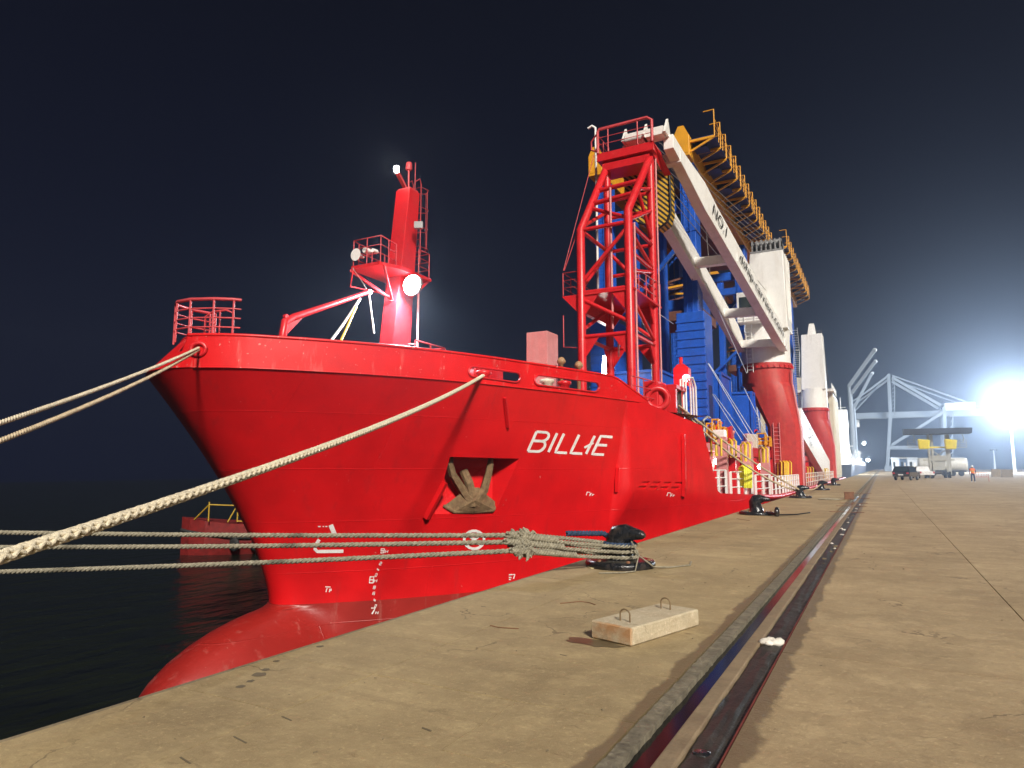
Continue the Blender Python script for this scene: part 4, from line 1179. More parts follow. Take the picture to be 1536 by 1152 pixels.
for t in (.03, .47, .77, .985):
    a, b_ = TLp.lerp(HL, t), TRp.lerp(HR, t)
    MB().beam(a - V(.35, 0, .2), b_ + V(.32, 0, -.2), .55, .62).build('jib_cross_beam', 'white', c1, bevel=.03)
tip = MB()
for x in (TLp.x, (TLp.x + TRp.x) / 2, TRp.x):
    tip.prism([V(x - .06, TRp.y - 1.4, TRp.z + .35), V(x - .06, TRp.y - .2, TRp.z + .35), V(x - .06, TRp.y - .75, TRp.z + 1.35)], (.12, 0, 0))
tip.bb((TLp.x + .1, TRp.y - 1.2, TRp.z + .35), (TRp.x - .1, TRp.y - .4, TRp.z + .8))
tip.build('jib_head', 'white', c1)
def rope_set(pairs, r, m_, name, par):
    for a, b_ in pairs: MB().tube(sag(a, b_, .15, 6), r, 5).build(name, m_, par)
top = V(-6.9, 56.4, 19.6)
rope_set([(V(TLp.x + .6 + .35 * k, TRp.y - .3, TRp.z + .5), top + V(-.9 + .35 * k, 0, 0)) for k in range(5)], .025, 'wire', 'hoist_wire', c1)
rope_set([(V(TLp.x + .7 + .4 * k, TRp.y, TRp.z - .5), V(-8.4 + .4 * k, 55.3, 15.5)) for k in range(4)], .022, 'wire', 'hoist_wire', c1)
MB_hook = hbk.build('hook_block', 'hazard', c1, label='yellow and black striped hook block')
MB().tube([p + V(0, -.02, 0) for p in poly[1:6]], .07, 6).build('hook_frame', 'black', c1)

def text_mesh(body, name, m_, par, origin, xdir, ydir, size, label=None, fit=None):
    cu = bpy.data.curves.new(name, 'FONT'); cu.body = body; cu.size = 1.0; cu.align_x = 'LEFT'
    to = bpy.data.objects.new(name + '_tmp', cu); COL.objects.link(to)
    dg = bpy.context.evaluated_depsgraph_get(); me = bpy.data.meshes.new_from_object(to.evaluated_get(dg))
    bpy.data.objects.remove(to)
    a = np.empty(len(me.vertices) * 3); me.vertices.foreach_get('co', a); a = a.reshape(-1, 3)
    sx = fit / max(1e-6, a[:, 0].max()) if fit else size
    o0 = ORG[par.name]; xd, yd = Vector(xdir).normalized(), Vector(ydir).normalized()
    for v in me.vertices: v.co = Vector(origin) + xd * (v.co.x * sx) + yd * (v.co.y * size) - o0
    me.materials.append(MATS[m_]); o = bpy.data.objects.new(name, me); COL.objects.link(o); o.parent = par; ORG[o.name] = o0
    if label: o['label'] = label
    return o
jd = (HR - TRp).normalized(); jn = V(1, 0, 0); ju = jn.cross(jd) * -1
ju = (V(0, 0, 1) - jd * jd.z).normalized()
def ongirder(t, off=0.0, up=0.0): return TRp.lerp(HR, t) + V(.40 + off, 0, 0) + ju * up
text_mesh('NO.1', 'crane_number', 'black', c1, ongirder(.245, .0, -.32), jd, ju, 1.05, fit=2.5)
text_mesh('dship-carriers.com', 'crane_lettering', 'black', c1, ongirder(.475, .0, -.25), jd, ju, .95, fit=10.2)

c2 = crane_column(100.0, -.2, 'second red and white deck crane further aft')
wh = MB(); loft(wh, [(rrect(cx, 100, 3.7, 3.7, sq=0), 9.55), (rrect(cx, 100, 3.7, 3.7, sq=0), 11.2), (rrect(-7.4, 100, 3.1, 3.4, sq=.7), 12.2)])
o = wh.build('crane_slew_base', 'white', c2); o.data.polygons.foreach_set('use_smooth', [True] * len(o.data.polygons)); o.modifiers.new('crisp', 'EDGE_SPLIT').split_angle = R(40)
wh = MB(); wh.hexa([V(-8.9, 98.4, 12), V(-5.9, 98.4, 12), V(-5.9, 101.6, 12), V(-8.9, 101.6, 12)], [V(-8.6, 98.6, 19.6), V(-6.0, 98.6, 19.6), V(-6.0, 101.4, 19.6), V(-8.6, 101.4, 19.6)])
wh.build('crane_house', 'white', c2, bevel=.06)
tpm = MB(); tpm.hexa([V(-7.8, 98.8, 19.6), V(-6.8, 98.8, 19.6), V(-6.8, 101, 19.6), V(-7.8, 101, 19.6)], [V(-7.6, 99.4, 21.2), V(-7.0, 99.4, 21.2), V(-7.0, 100.5, 21.2), V(-7.6, 100.5, 21.2)])
tpm.build('crane_sheave_rack', 'white', c2)
a, b_ = aty(1196, 632, 78), aty(1240, 708, 97)
jb = MB(); jb.beam(a, b_, .8, 3.0); jb.build('jib_girder', 'white', c2, bevel=.03)
text_mesh('NG', 'crane_lettering', 'black', c2, a.lerp(b_, .17) + V(.5, 0, .35), (b_ - a), V(0, 0, 1), 1.3, fit=3.2)
text_mesh('G.', 'crane_lettering', 'black', c2, a.lerp(b_, .21) + V(.5, 0, -.95), (b_ - a), V(0, 0, 1), 1.3, fit=2.2)
for k in range(4): MB().tube([V(-6.8 + .2 * k, 101, 20.5), V(-7 + .3 * k, 112, 12.5)], .03, 4).build('hoist_wire', 'wire', c2)

# --- aft deckhouse
ac = MB(); ac.bb((XC - 10.6, 116, -.1), (XC + 10.3, 129, 13.2)); ac.bb((XC - 9, 117, 13.2), (XC + 7, 128, 16.0))
dh = ac.build('deckhouse', 'cream', ship, bevel=.08, label='cream aft deckhouse')
for k in range(9): MB().bb((XC + 10.3, 116.6 + k * 1.3, .4), (XC + 10.42, 117.0 + k * 1.3, 12.6)).build('wall_stiffener', 'cream', dh)
for k in range(6): MB().bb((XC + 2.0 + k * 1.4, 115.84, 1.0), (XC + 2.35 + k * 1.4, 115.99, 12.4)).build('wall_stiffener', 'cream', dh)
for k in range(5):
    z = 10.6
    MB().bb((XC + 4.4 + k * 1.15, 115.93, z), (XC + 5.1 + k * 1.15, 115.99, z + 1.0)).build('window', 'glass', dh)
lb = MB(); lb.lathe((XC + 7.4, 114.2, 9.6), [(.1, -2.6), (.9, -2.1), (1.2, -1), (1.2, 1), (.9, 2.1), (.1, 2.6)], 14, axis='Z'); lb.build('free_fall_lifeboat', 'amber', dh)
MB().bb((XC + 5, 113.5, 13.2), (XC + 10.6, 116, 13.6)).build('bridge_wing', 'white', dh)
MB().rail([V(XC + 10.2, 116, 13.6), V(XC + 10.2, 128, 13.6)], 1.1, 2, 1.5, .04).build('deckhouse_railing', 'white_plain', dh)
ms2 = MB(); ms2.bar((XC + 3, 120, 16), (XC + 3, 120, 24), .2, 8); ms2.bar((XC + .5, 120, 21), (XC + 5.5, 120, 21), .1, 6); ms2.build('radar_mast', 'white', dh)

# --- main deck: stanchions, white rails, hatch coaming, yellow grab bars, deck lamps
def sideX(Y): return XC + hb(Y, zdeck(Y)) - .12
def side_pt(px, Yguess=35.0):
    Y = Yguess
    for _ in range(30):
        p = aty(px, 700, Y); Y += (Y / -p.x) * (p.x - sideX(Y)) * .5 if False else 0
        k = p.x / Y; Y = sideX(Y) / k
    return Y
hc = MB(); hc.bb((XC - 8.0, 36, -.12), (XC + 8.6, 112, 2.3)); hco = hc.build('hatch_coaming', 'red', ship)
for k in range(20): MB().bb((XC + 8.6, 36.4 + 3.7 * k, -.1), (XC + 9.0, 36.55 + 3.7 * k, 2.2)).build('coaming_stay', 'red', hco)
MB().bb((XC - 8.3, 36, 2.3), (XC + 8.9, 112, 2.9)).build('hatch_cover', 'red', ship)
posts = []
for px, pt in ((1092, 655), (1131, 662), (1156, 670)):
    Y = side_pt(px); x = sideX(Y); top_ = aty(px, pt, Y).z
    MB().bb((x - .55, Y - .15, zdeck(Y) - .05), (x - .05, Y + .25, top_)).build('side_stanchion', 'red_pale', ship, label='pale red side stanchion'); posts.append(Y)
ends = [side_pt(1053)] + posts + [54.9]
for a, b_ in zip(ends, ends[1:]):
    n = max(2, int((b_ - a) / 1.25)); r_ = MB()
    pts = [V(sideX(a + .35 + (b_ - a - .6) * k / n) - .05, a + .35 + (b_ - a - .6) * k / n, zdeck(a)) for k in range(n + 1)]
    for z in (.4, .8, 1.15): r_.tube([p + V(0, 0, z) for p in pts], .03, 5)
    for p in pts: r_.box(p + V(0, 0, .57), (.1, .13, 1.16))
    r_.build('deck_railing', 'white_plain', ship)
mat('cream_rail', (.74, .66, .58), .5)
r_ = MB(); pts = [V(-5.5, y, zdeck(y)) for y in np.arange(59.2, 98, 1.8)]
for z in (.45, .85, 1.2): r_.tube([pts[0] + V(0, 0, z), pts[-1] + V(0, 0, z)], .04, 5)
for p in pts: r_.bar(p, p + V(0, 0, 1.2), .035, 5)
r_.build('deck_railing', 'cream_rail', ship)
# inner pale beams
MB().beam((XC + 8.9, 33.5, 2.6), (XC + 9.2, 44, 2.2), .3, .35).build('deck_beam', 'red_pale', ship)
for Y in (34.2, 36.5): MB().beam((XC + 8.6, Y, -.1), (XC + 8.9, Y + .8, 2.5), .22, .22).build('deck_beam', 'red_pale', ship)
for px, y0, y1, n, wd_, m_ in ((1078, 657, 684, 2, 8, 'yellow'), (1101, 660, 686, 2, 6, 'yellow'), (1122, 665, 692, 2, 6, 'yellow'), (1149, 672, 694, 2, 5, 'yellow'), (1122, 700, 732, 5, 10, 'lime'), (1177, 692, 730, 3, 9, 'yellow'), (1183, 692, 730, 3, 8, 'yellow'),
                               (1216, 700, 722, 3, 8, 'yellow'), (1239, 702, 720, 3, 6, 'yellow')):
    Y = side_pt(px - 10) if px < 1160 else (54.6 if px < 1200 else (75 if px < 1230 else 92))
    for k in range(n):
        x = px - wd_ / 2 + wd_ * k / max(1, n - 1)
        a, b_, c_ = aty(x, y1, Y), aty(x, y0 + 2, Y), aty(x + 1.5, y0, Y)
        mb = MB(); mb.tube([a, b_, V(b_.x - .15, b_.y + .2, b_.z + .12), V(b_.x - .35, b_.y + .5, b_.z), V(a.x - .3, a.y + .5, a.z)], .05, 6); mb.build('grab_bar', m_, ship)
# deck machinery in view between the stanchions
rnd = random.Random(3)
for k in range(26):
    Y = 33.5 + k * .85; x = XC + 7.6 + rnd.uniform(-.6, .9)
    z0 = 2.9 if k % 2 else -.1
    if k % 3 == 0: MB().lathe((x, Y, z0), [(.28, 0), (.28, .9), (.34, .95), (.34, 1.1), (.1, 1.15)], 10).build('deck_bollard', rnd.choice(['red', 'dark_steel', 'red_pale']), ship)
    elif k % 3 == 1: MB().bb((x - .3, Y - .35, z0), (x + .35, Y + .3, z0 + rnd.uniform(.6, 1.5))).build('equipment_box', rnd.choice(['dark_steel', 'white', 'cream', 'red']), ship, bevel=.03)
    else:
        mb = MB(); mb.tube([V(x, Y, z0), V(x, Y, z0 + 1.3), V(x + .1, Y + .5, z0 + 1.5), V(x + .1, Y + 1.2, z0 + 1.5)], .07, 6); mb.build('deck_pipe', rnd.choice(['red', 'red_pale', 'grey_steel']), ship)
for px, py, Y in ((1076, 692, 34.5), (1140, 700, 44.0)):
    c = aty(px, py, Y); MB().lathe(c, [(.14, -.06), (.16, 0), (.12, .06)], 12, axis='Y').build('deck_lamp', 'lamp_small', ship, label='lit round deck lamp')
    point(c + V(.1, -.3, 0), 28, (1, .93, .88), .1)
# amber lashing winches beside the coaming
for px, py, w_, h_, Y in ((1064, 644, 7, 20, 40), (1073, 640, 8, 24, 41), (1084, 648, 5, 16, 42), (1142, 658, 11, 18, 52), (1151, 662, 7, 15, 53)):
    a, b_ = aty(px - w_ / 2, py + h_ / 2, Y), aty(px + w_ / 2, py - h_ / 2, Y); x0, x1, z0, z1 = a.x, b_.x, max(2.9, a.z), b_.z
    mb = MB()
    for x in (x0, x1): mb.bb((x - .04, Y - .05, z0), (x + .04, Y + .05, z1)); mb.bb((x - .04, Y + .7, z0), (x + .04, Y + .8, z1 - .1))
    mb.bb((x0, Y, z1 - .08), (x1, Y + .75, z1)); mb.lathe(((x0 + x1) / 2, Y + .35, (z0 + z1) / 2), [(.22, -(x1 - x0) / 2.4), (.1, -(x1 - x0) / 2.6), (.1, (x1 - x0) / 2.6), (.22, (x1 - x0) / 2.4)], 10, axis='X'); mb.bb((x0 + .02, Y + .2, z0), (x1 - .02, Y + .55, z0 + (z1 - z0) * .3))
    mb.build('lashing_winch', 'amber', ship)

# --- fairlead gear at the after end of the forecastle, red signal lamp
def rel(px, py, dx=-.3):
    Y, z = onhull(px, min(py + 30, 640)); return Y
c = aty(984, 600, 28.0)
fr_ = MB(); fr_.bb((c.x - .3, 27.3, ztop(28)), (c.x + .3, 28.6, c.z + .75))
fro = fr_.build('fairlead_frame', 'red', ship, bevel=.05)
mb = MB(); rm = Matrix.Rotation(R(22), 3, 'Z') @ Matrix.Rotation(R(90), 3, 'X')
ringp = [c + V(.25, -.66, 0) + rm @ V(.42 * math.cos(a), .42 * math.sin(a), 0) for a in np.linspace(0, 2 * math.pi, 25)]; mb.tube(ringp, .13, 10, cap=False); mb.lathe(c + V(.25, -.55, 0), [(.36, -.02), (.36, .02)], 20, rot=rm); mb.build('round_fairlead', 'red', fro)
c = aty(1010, 606, 29.6)
rf = MB(); rf.bb((c.x - .35, 28.9, c.z - .75), (c.x + .35, 30.6, c.z - .45)); rf.bb((c.x - .35, 28.9, c.z + .6), (c.x + .35, 30.6, c.z + .8)); rf.bb((c.x - .3, 28.9, c.z - .5), (c.x + .3, 29.15, c.z + .65))
rfo = rf.build('roller_fairlead', 'red', ship, bevel=.03)
for y in (29.5, 30.1): MB().lathe((c.x + .05, y, c.z - .45), [(.2, 0), (.2, 1.05)], 12).build('roller', 'dark_steel', rfo)
AFTF = c + V(.3, -.2, -.1)
r_ = MB()
for px in (1021, 1025, 1029):
    a = aty(px, 592, 30.6); r_.tube([V(a.x, 30.6, 2.2), V(a.x, 30.6, a.z + .7), V(a.x + .25, 30.9, a.z + .8), V(a.x + .3, 31.2, a.z + .4), V(a.x + .3, 31.2, 1.9)], .045, 6)
r_.build('ladder_stringer', 'white_plain', ship)
MB().rail([V(XC + 7.7, 25.8, ZK), V(XC + 8.2, 27.4, ZK - .1)], 1.1, 2, .9, .03).build('deck_railing', 'red_rail', ship)
c = aty(1022, 566, 31.5); pst = MB(); pst.bar((c.x, 31.5, 3.0), (c.x, 31.5, c.z + .95), .09, 8); pst.box((c.x + .05, 31.5, c.z), (.7, .5, .8)); pst.hexa([V(c.x - .3, 31.25, c.z + .4), V(c.x + .4, 31.25, c.z + .4), V(c.x + .4, 31.75, c.z + .4), V(c.x - .3, 31.75, c.z + .4)], [V(c.x - .15, 31.4, c.z + .62), V(c.x + .15, 31.4, c.z + .62), V(c.x + .15, 31.6, c.z + .62), V(c.x - .15, 31.6, c.z + .62)])
po = pst.build('signal_lamp_post', 'red', ship)
c = aty(1029, 567, 31.15)
MB().lathe(c, [(.04, -.1), (.16, -.06), (.18, .06)], 14, axis='Y').build('signal_lamp', 'lamp_red', po, label='glowing red signal lamp')
point(c - V(0, .3, 0), 45, (1, .06, .1), .1)

# ================================================================== CARGO ON DECK
def gantry(y0, y1, xl, xr, zb, zt, over0, over1, label, walk_brackets=14):
    t = root('gantry_crane', label, 'crane', ((xl + xr) / 2, (y0 + y1) / 2, zb), 'new gantry cranes carried as deck cargo')
    lw, ld = 1.0, 1.5
    for x in (xl, xr):
        for y in (y0, y1):
            lg = MB(); lg.bb((x - lw / 2, y - ld / 2, zb + 1.2), (x + lw / 2, y + ld / 2, zt)); lg_o = lg.build('leg', 'blue', t, bevel=.03)
            [MB().bb((x - lw / 2 - .06, y - ld / 2 - .06, zb + q), (x + lw / 2 + .06, y + ld / 2 + .06, zb + q + .15)).build('flange', 'blue', lg_o) for q in (8, 15)]
            ld_ = MB()
            for q in (-.2, .2): ld_.bar((x + q, y - ld / 2 - .18, zb + 2), (x + q, y - ld / 2 - .18, zt), .025, 4)
            for k in range(int((zt - zb - 2) / .45)): ld_.bar((x - .2, y - ld / 2 - .18, zb + 2.2 + k * .45), (x + .2, y - ld / 2 - .18, zb + 2.2 + k * .45), .018, 4)
            ld_.build('leg_ladder', 'blue', lg_o)
            for s_ in (-1, 1):
                MB().lathe((x + s_ * 1.0, y, zb + .7), [(.3, -.28), (.68, -.26), (.7, 0), (.68, .26), (.3, .28)], 16, axis='Y').build('wheel', 'tyre', t)
        # portal bracing
    for x in (xl, xr): MB().bb((x - .95, y0 - 1.1, zb + 1.75), (x + .95, y0 + 1.3, zb + 9.2)).build('leg_base', 'blue', t, bevel=.04)
    for x in (xl, xr):
        for k in range(12): MB().bb((x - 1.0, y0 - 1.16, zb + 2.1 + .58 * k), (x + 1.0, y0 - 1.08, zb + 2.2 + .58 * k)).build('stiffener', 'blue', t)
        MB().bb((x + .93, y0 - .5, zb + 2.0), (x + .98, y0 + .5, zb + 4.2)).build('leg_door', 'blue_dark', t)
    for k in range(3):
        MB().bb((xl + 1.3 + 1.3 * k, y0 + 1.2 + 3 * k, zb + 2), (xl + 1.9 + 1.3 * k, y0 + 2.2 + 3 * k, zt - 1)).build('cable_mast', 'blue', t, bevel=.03)
    for y in (y0, y1):
        MB().bb((xl - 1.9, y - .45, zb + 1.0), (xr + 1.9, y + .45, zb + 1.75)).build('sill_beam', 'blue', t, bevel=.03)
        MB().bb((xl + lw / 2, y - .3, zt - 3.2), (xr - lw / 2, y + .3, zt - 2.4)).build('tie_beam', 'blue', t, bevel=.03)
        MB().beam((xl + .3, y + .05, zb + 9), (xr - .3, y + .05, zb + 15), .22, .3).build('portal_brace', 'blue', t)
    for x in (xl, xr):
        g = MB(); g.bb((x - .55, y0 - over0, zt), (x + .55, y1 + over1, zt + 1.5)); go = g.build('girder', 'amber', t, bevel=.04)
        e = MB(); e.prism([V(x - .5, y0 - over0 - .02, zt + .2), V(x + .5, y0 - over0 - .02, zt + .2), V(x + .5, y0 - over0 - .02, zt + 1.55), V(x + .2, y0 - over0 - .02, zt + 2.2), V(x - .2, y0 - over0 - .02, zt + 2.2), V(x - .5, y0 - over0 - .02, zt + 1.55)], (0, .6, 0)); e.build('end_stop', 'amber', go)
        if x == xl: continue
        sgn = 1
        wx0, wx1 = x + sgn * .56, x + sgn * 2.2; ztg = zt; zt = zt + 1.1
        ya, yb = y0 - over0 + .3, y1 + over1
        wk = MB(); wk.bb((min(wx0, wx1), ya, zt + .05), (max(wx0, wx1), yb, zt + .12)); wo = wk.build('walkway', 'blue_dark', t)
        for k in range(walk_brackets + 1):
            y = ya + (yb - ya) * k / walk_brackets
            b_ = MB(); b_.beam(V(wx0, y, zt - .04), V(wx1, y, zt - .04), .16, .16); b_.beam(V(wx0, y, zt - .75), V(wx1 - .1 * sgn, y, zt - .1), .10, .12); b_.bar(V(wx1, y, zt), V(wx1, y, zt + 1.9), .045, 5); b_.bar(V(wx1, y, zt + 1.9), V(wx1 - .7 * sgn, y, zt + 1.9), .04, 5); b_.build('bracket', 'amber', wo)
        rl = MB(); rl.rail([V(wx1, ya, zt + .12), V(wx1, yb, zt + .12)], 1.15, 2, 1.4, .035); rl.build('walkway_railing', 'amber', wo)
        for k in range(0, walk_brackets, 2):
            y = ya + (yb - ya) * (k + .5) / walk_brackets
            MB().bb((min(wx0, wx1) + .1, y - .55, zt - .4), (max(wx0, wx1) - .6, y + .45, zt - .05)).build('cable_tray', 'blue_dark', wo)
        zt = ztg
    MB().bb((xl + .6, y0 + 3, zt - .6), (xr - .6, y1 + 5, zt - .1)).build('trolley_floor', 'brown_net', t)
    tr = MB(); tr.bb((xl + .3, y0 + 7, zt + 1.5), (xr - .3, y0 + 13, zt + 3.6)); tr.build('trolley_house', 'blue', t, bevel=.05) if False else None
    for k in range(6):
        x = xl + .9 + (xr - xl - 1.8) * k / 5
        MB().tube([V(x, y0 + 9, zt - .5), V(x, y0 + 9 + (k % 2) * 2, zb + 11.5)], .03, 4).build('hoist_wire', 'wire', t)
    sp = MB(); sp.bb((xl + 1.0, y0 + 7.5, zb + 10.6), (xr - 1.0, y0 + 12.5, zb + 11.4)); so = sp.build('spreader', 'brown_net', t, bevel=.04)
    MB().bb((xl + 1.4, y0 + 8.5, zb + 11.4), (xr - 1.4, y0 + 11.5, zb + 12.6)).build('head_block', 'blue', so)
    for k in range(8):
        y = y0 + 6.5 + k * .9; MB().beam((xl + 1.2, y, zb + 13 + (k % 3) * .6), (xr - 1.2, y + .3, zb + 13.4 + (k % 2)), .12, .16).build('spreader_arm', 'brown_net' if k % 4 else 'amber', so)
    cabm = MB(); cabm.bb((xr - 2.6, y0 + 3.2, zt - 3.4), (xr - .9, y0 + 5.4, zt - .8)); co = cabm.build('operator_cab', 'blue', t, bevel=.05)
    MB().bb((xr - 2.4, y0 + 3.16, zt - 2.9), (xr - 1.1, y0 + 3.2, zt - 1.5)).build('cab_window', 'glass', co)
    st = MB()
    n = 5
    for k in range(n):
        za, zc = zb + 2 + k * 3, zb + 5 + k * 3
        ya, yb = (y1 - 2.6, y1 - .9) if k % 2 else (y1 - .9, y1 - 2.6)
        for q in (0, .7): st.beam((xr + .5 + q, ya, za), (xr + .5 + q, yb, zc), .06, .18)
        for j in range(10):
            f = j / 10; st.box((xr + .85, ya + (yb - ya) * f, za + (zc - za) * f), (.7, .2, .03))
    st.build('stairway', 'pale_steel', t)
    return t
XRR, XLL = -10.85, -17.2
gantry(46.4, 66.5, XLL, XRR, 2.92, 22.9, 2.0, 6.0, 'blue and amber gantry crane on deck behind the white jib')
gantry(79.0, 97.5, XLL, -9.9, 2.92, 24.6, 2.0, 6.0, 'further blue and amber gantry crane behind the first deck crane', 11)

def container(x0, x1, y0, y1, z0, z1, label, m_='blue'):
    t = root('electrical_house', label, 'container', ((x0 + x1) / 2, (y0 + y1) / 2, z0), 'blue corrugated electrical houses')
    fr = MB()
    for x in (x0, x1):
        for y in (y0, y1): fr.bb((x - .09, y - .09, z0), (x + .09, y + .09, z1))
        for z in (z0 + .09, z1 - .09): fr.bb((x - .085, y0, z - .085), (x + .085, y1, z + .085))
    for y in (y0, y1):
        for z in (z0 + .09, z1 - .09): fr.bb((x0, y - .085, z - .085), (x1, y + .085, z + .085))
    fr.build('frame', m_, t)
    def corr(a, b_, nrm):
        a, b_ = V(*a), V(*b_); L_ = (b_ - a).length; n = int(L_ / .14); vs = []; d = (b_ - a) / n
        for i in range(n + 1):
            o_ = V(*nrm) * (.05 if (i // 2) % 2 else 0); p = a + d * i + o_
            vs += [p + V(0, 0, z0 + .1), p + V(0, 0, z1 - .1)]
        return MB().add(vs, [(2 * i, 2 * i + 2, 2 * i + 3, 2 * i + 1) for i in range(n)])
    corr((x0, y0, 0), (x1, y0, 0), (0, .06, 0)).build('corrugated_wall', m_, t)
    corr((x1, y0, 0), (x1, y1, 0), (-.06, 0, 0)).build('corrugated_wall', m_, t)
    corr((x0, y0, 0), (x0, y1, 0), (.06, 0, 0)).build('corrugated_wall', m_, t)
    corr((x0, y1, 0), (x1, y1, 0), (0, -.06, 0)).build('corrugated_wall', m_, t)
    MB().bb((x0, y0, z1 - .04), (x1, y1, z1)).build('roof', m_, t)
    return t
container(-15.2, -11.9, 41.2, 45.0, 2.92, 7.75, 'tall blue corrugated house standing behind the red lattice tower')
container(-11.4, -9.6, 48.4, 51.8, 2.92, 8.3, 'blue corrugated house beside the foot of the gantry leg')
container(-10.9, -8.3, 53.0, 54.2, 2.92, 7.3, 'narrow blue corrugated house just before the deck crane')
# lashings between cargo and deck
lash = ['longest pale lashing wire slanting from the gantry leg down to the deck', 'pale lashing wire just right of the longest one', 'left one of two lower lashing wires on the middle blue house', 'right one of two lower lashing wires on the middle blue house',
        'pale lashing wire slanting in front of the narrow blue house', 'high lashing wire crossing under the white jib', 'pale wire slanting from the lattice tower platform to the gantry leg']
for a, b_, Ya, Yb in (((1059, 540), (1131, 662), 46, 46), ((1063, 545), (1138, 664), 46, 47), ((1068, 590), (1112, 660), 47, 45), ((1072, 592), (1124, 664), 47, 46), ((1116, 582), (1152, 655), 52, 51),
                      ((1049, 402), (1120, 560), 46, 50), ((945, 440), (1010, 486), 34, 45)):
    o = MB().bar(aty(*a, Ya), aty(*b_, Yb), .025, 5).build('lashing_wire', 'pale_steel'); tag(recenter(o), lash.pop(0), 'wire', 'cargo lashings')

# ================================================================== QUAY FURNITURE AND MOORING
BX = -3.84
def bollard():
    t = root('mooring_bollard', '', 'bollard', (0, 0, 0), 'black mooring bollards along the quay edge')
    b1 = MB(); b1.lathe((0, 0, 0), [(.56, 0.0), (.57, .05), (.55, .10), (.46, .115), (.2, .13)], 28); b1.build('base_plate', 'black_paint', t)
    b2 = MB(); b2.tube([V(0, 0, .1), V(0, 0, .17), V(-.02, 0, .30), V(-.02, 0, .40), V(.03, 0, .49), V(.14, 0, .535), V(.28, 0, .53), V(.42, 0, .52), V(.47, 0, .515)], [.26, .22, .20, .215, .205, .15, .10, .07, .03], 18)
    b2.build('horned_post', 'black_paint', t)
    for k in range(6):
        a = k * math.pi / 3 + .3
        MB().lathe((.47 * math.cos(a), .47 * math.sin(a), .10), [(.035, 0), (.035, .03), (.02, .04)], 6).build('bolt', 'rust', t)
    return t
b0 = bollard()
blabels = [(10.75, 'black horned bollard nearest the camera, wrapped in grey and blue mooring ropes'), (24.5, 'black horned bollard, second along the quay edge, with loose chain beside it'), (38.8, 'black horned bollard, third along the edge, with tan ropes tied on'),
           (53.0, 'black horned bollard, fourth along the quay edge'), (67.3, 'black horned bollard, fifth along the quay edge'), (-1.9, 'black horned bollard taking the white bow ropes beside the camera')]
for i, (y, lb_) in enumerate(blabels):
    o = b0 if i == 0 else copy_tree(b0)
    o.location = (BX, y, .001); o['label'] = lb_; o.rotation_euler = (0, 0, R(-12 + 7 * (i % 3)))

def rope(pts, r, m_, label, group=None, pitch=.28, strands=3, plait=False, step=.035):
    mb = MB(); rope_mesh(mb, pts, r, pitch, strands, step, plait)
    return tag(recenter(mb.build('mooring_rope', m_, fixn=False)), label, 'rope', group)
B1 = V(BX, 10.75, .28); B0 = V(BX, -1.9, .35)
# white breast rope from the forward fairlead
A1 = Vector((surf(onhull(731, 563)[0], ZK) - .15,) + onhull(731, 563))
rope(sag(A1, B0 + V(.1, .2, 0), .31, 60), .056, 'rope_white', 'thick white plaited rope from the bulwark slot to the near quay', pitch=.42, plait=True, step=.04)
# twin bow ropes
rope(sag(BOWF + V(.05, -.05, .02), B0 + V(-.15, .05, .0), .20, 40), .036, 'rope_white', 'upper of two pale ropes leading forward from the bow', pitch=.2)
rope(sag(BOWF + V(.05, -.05, -.03), B0 + V(-.05, .1, -.1), .32, 40), .038, 'rope_tan', 'lower, duller of two pale ropes leading forward from the bow', pitch=.2)
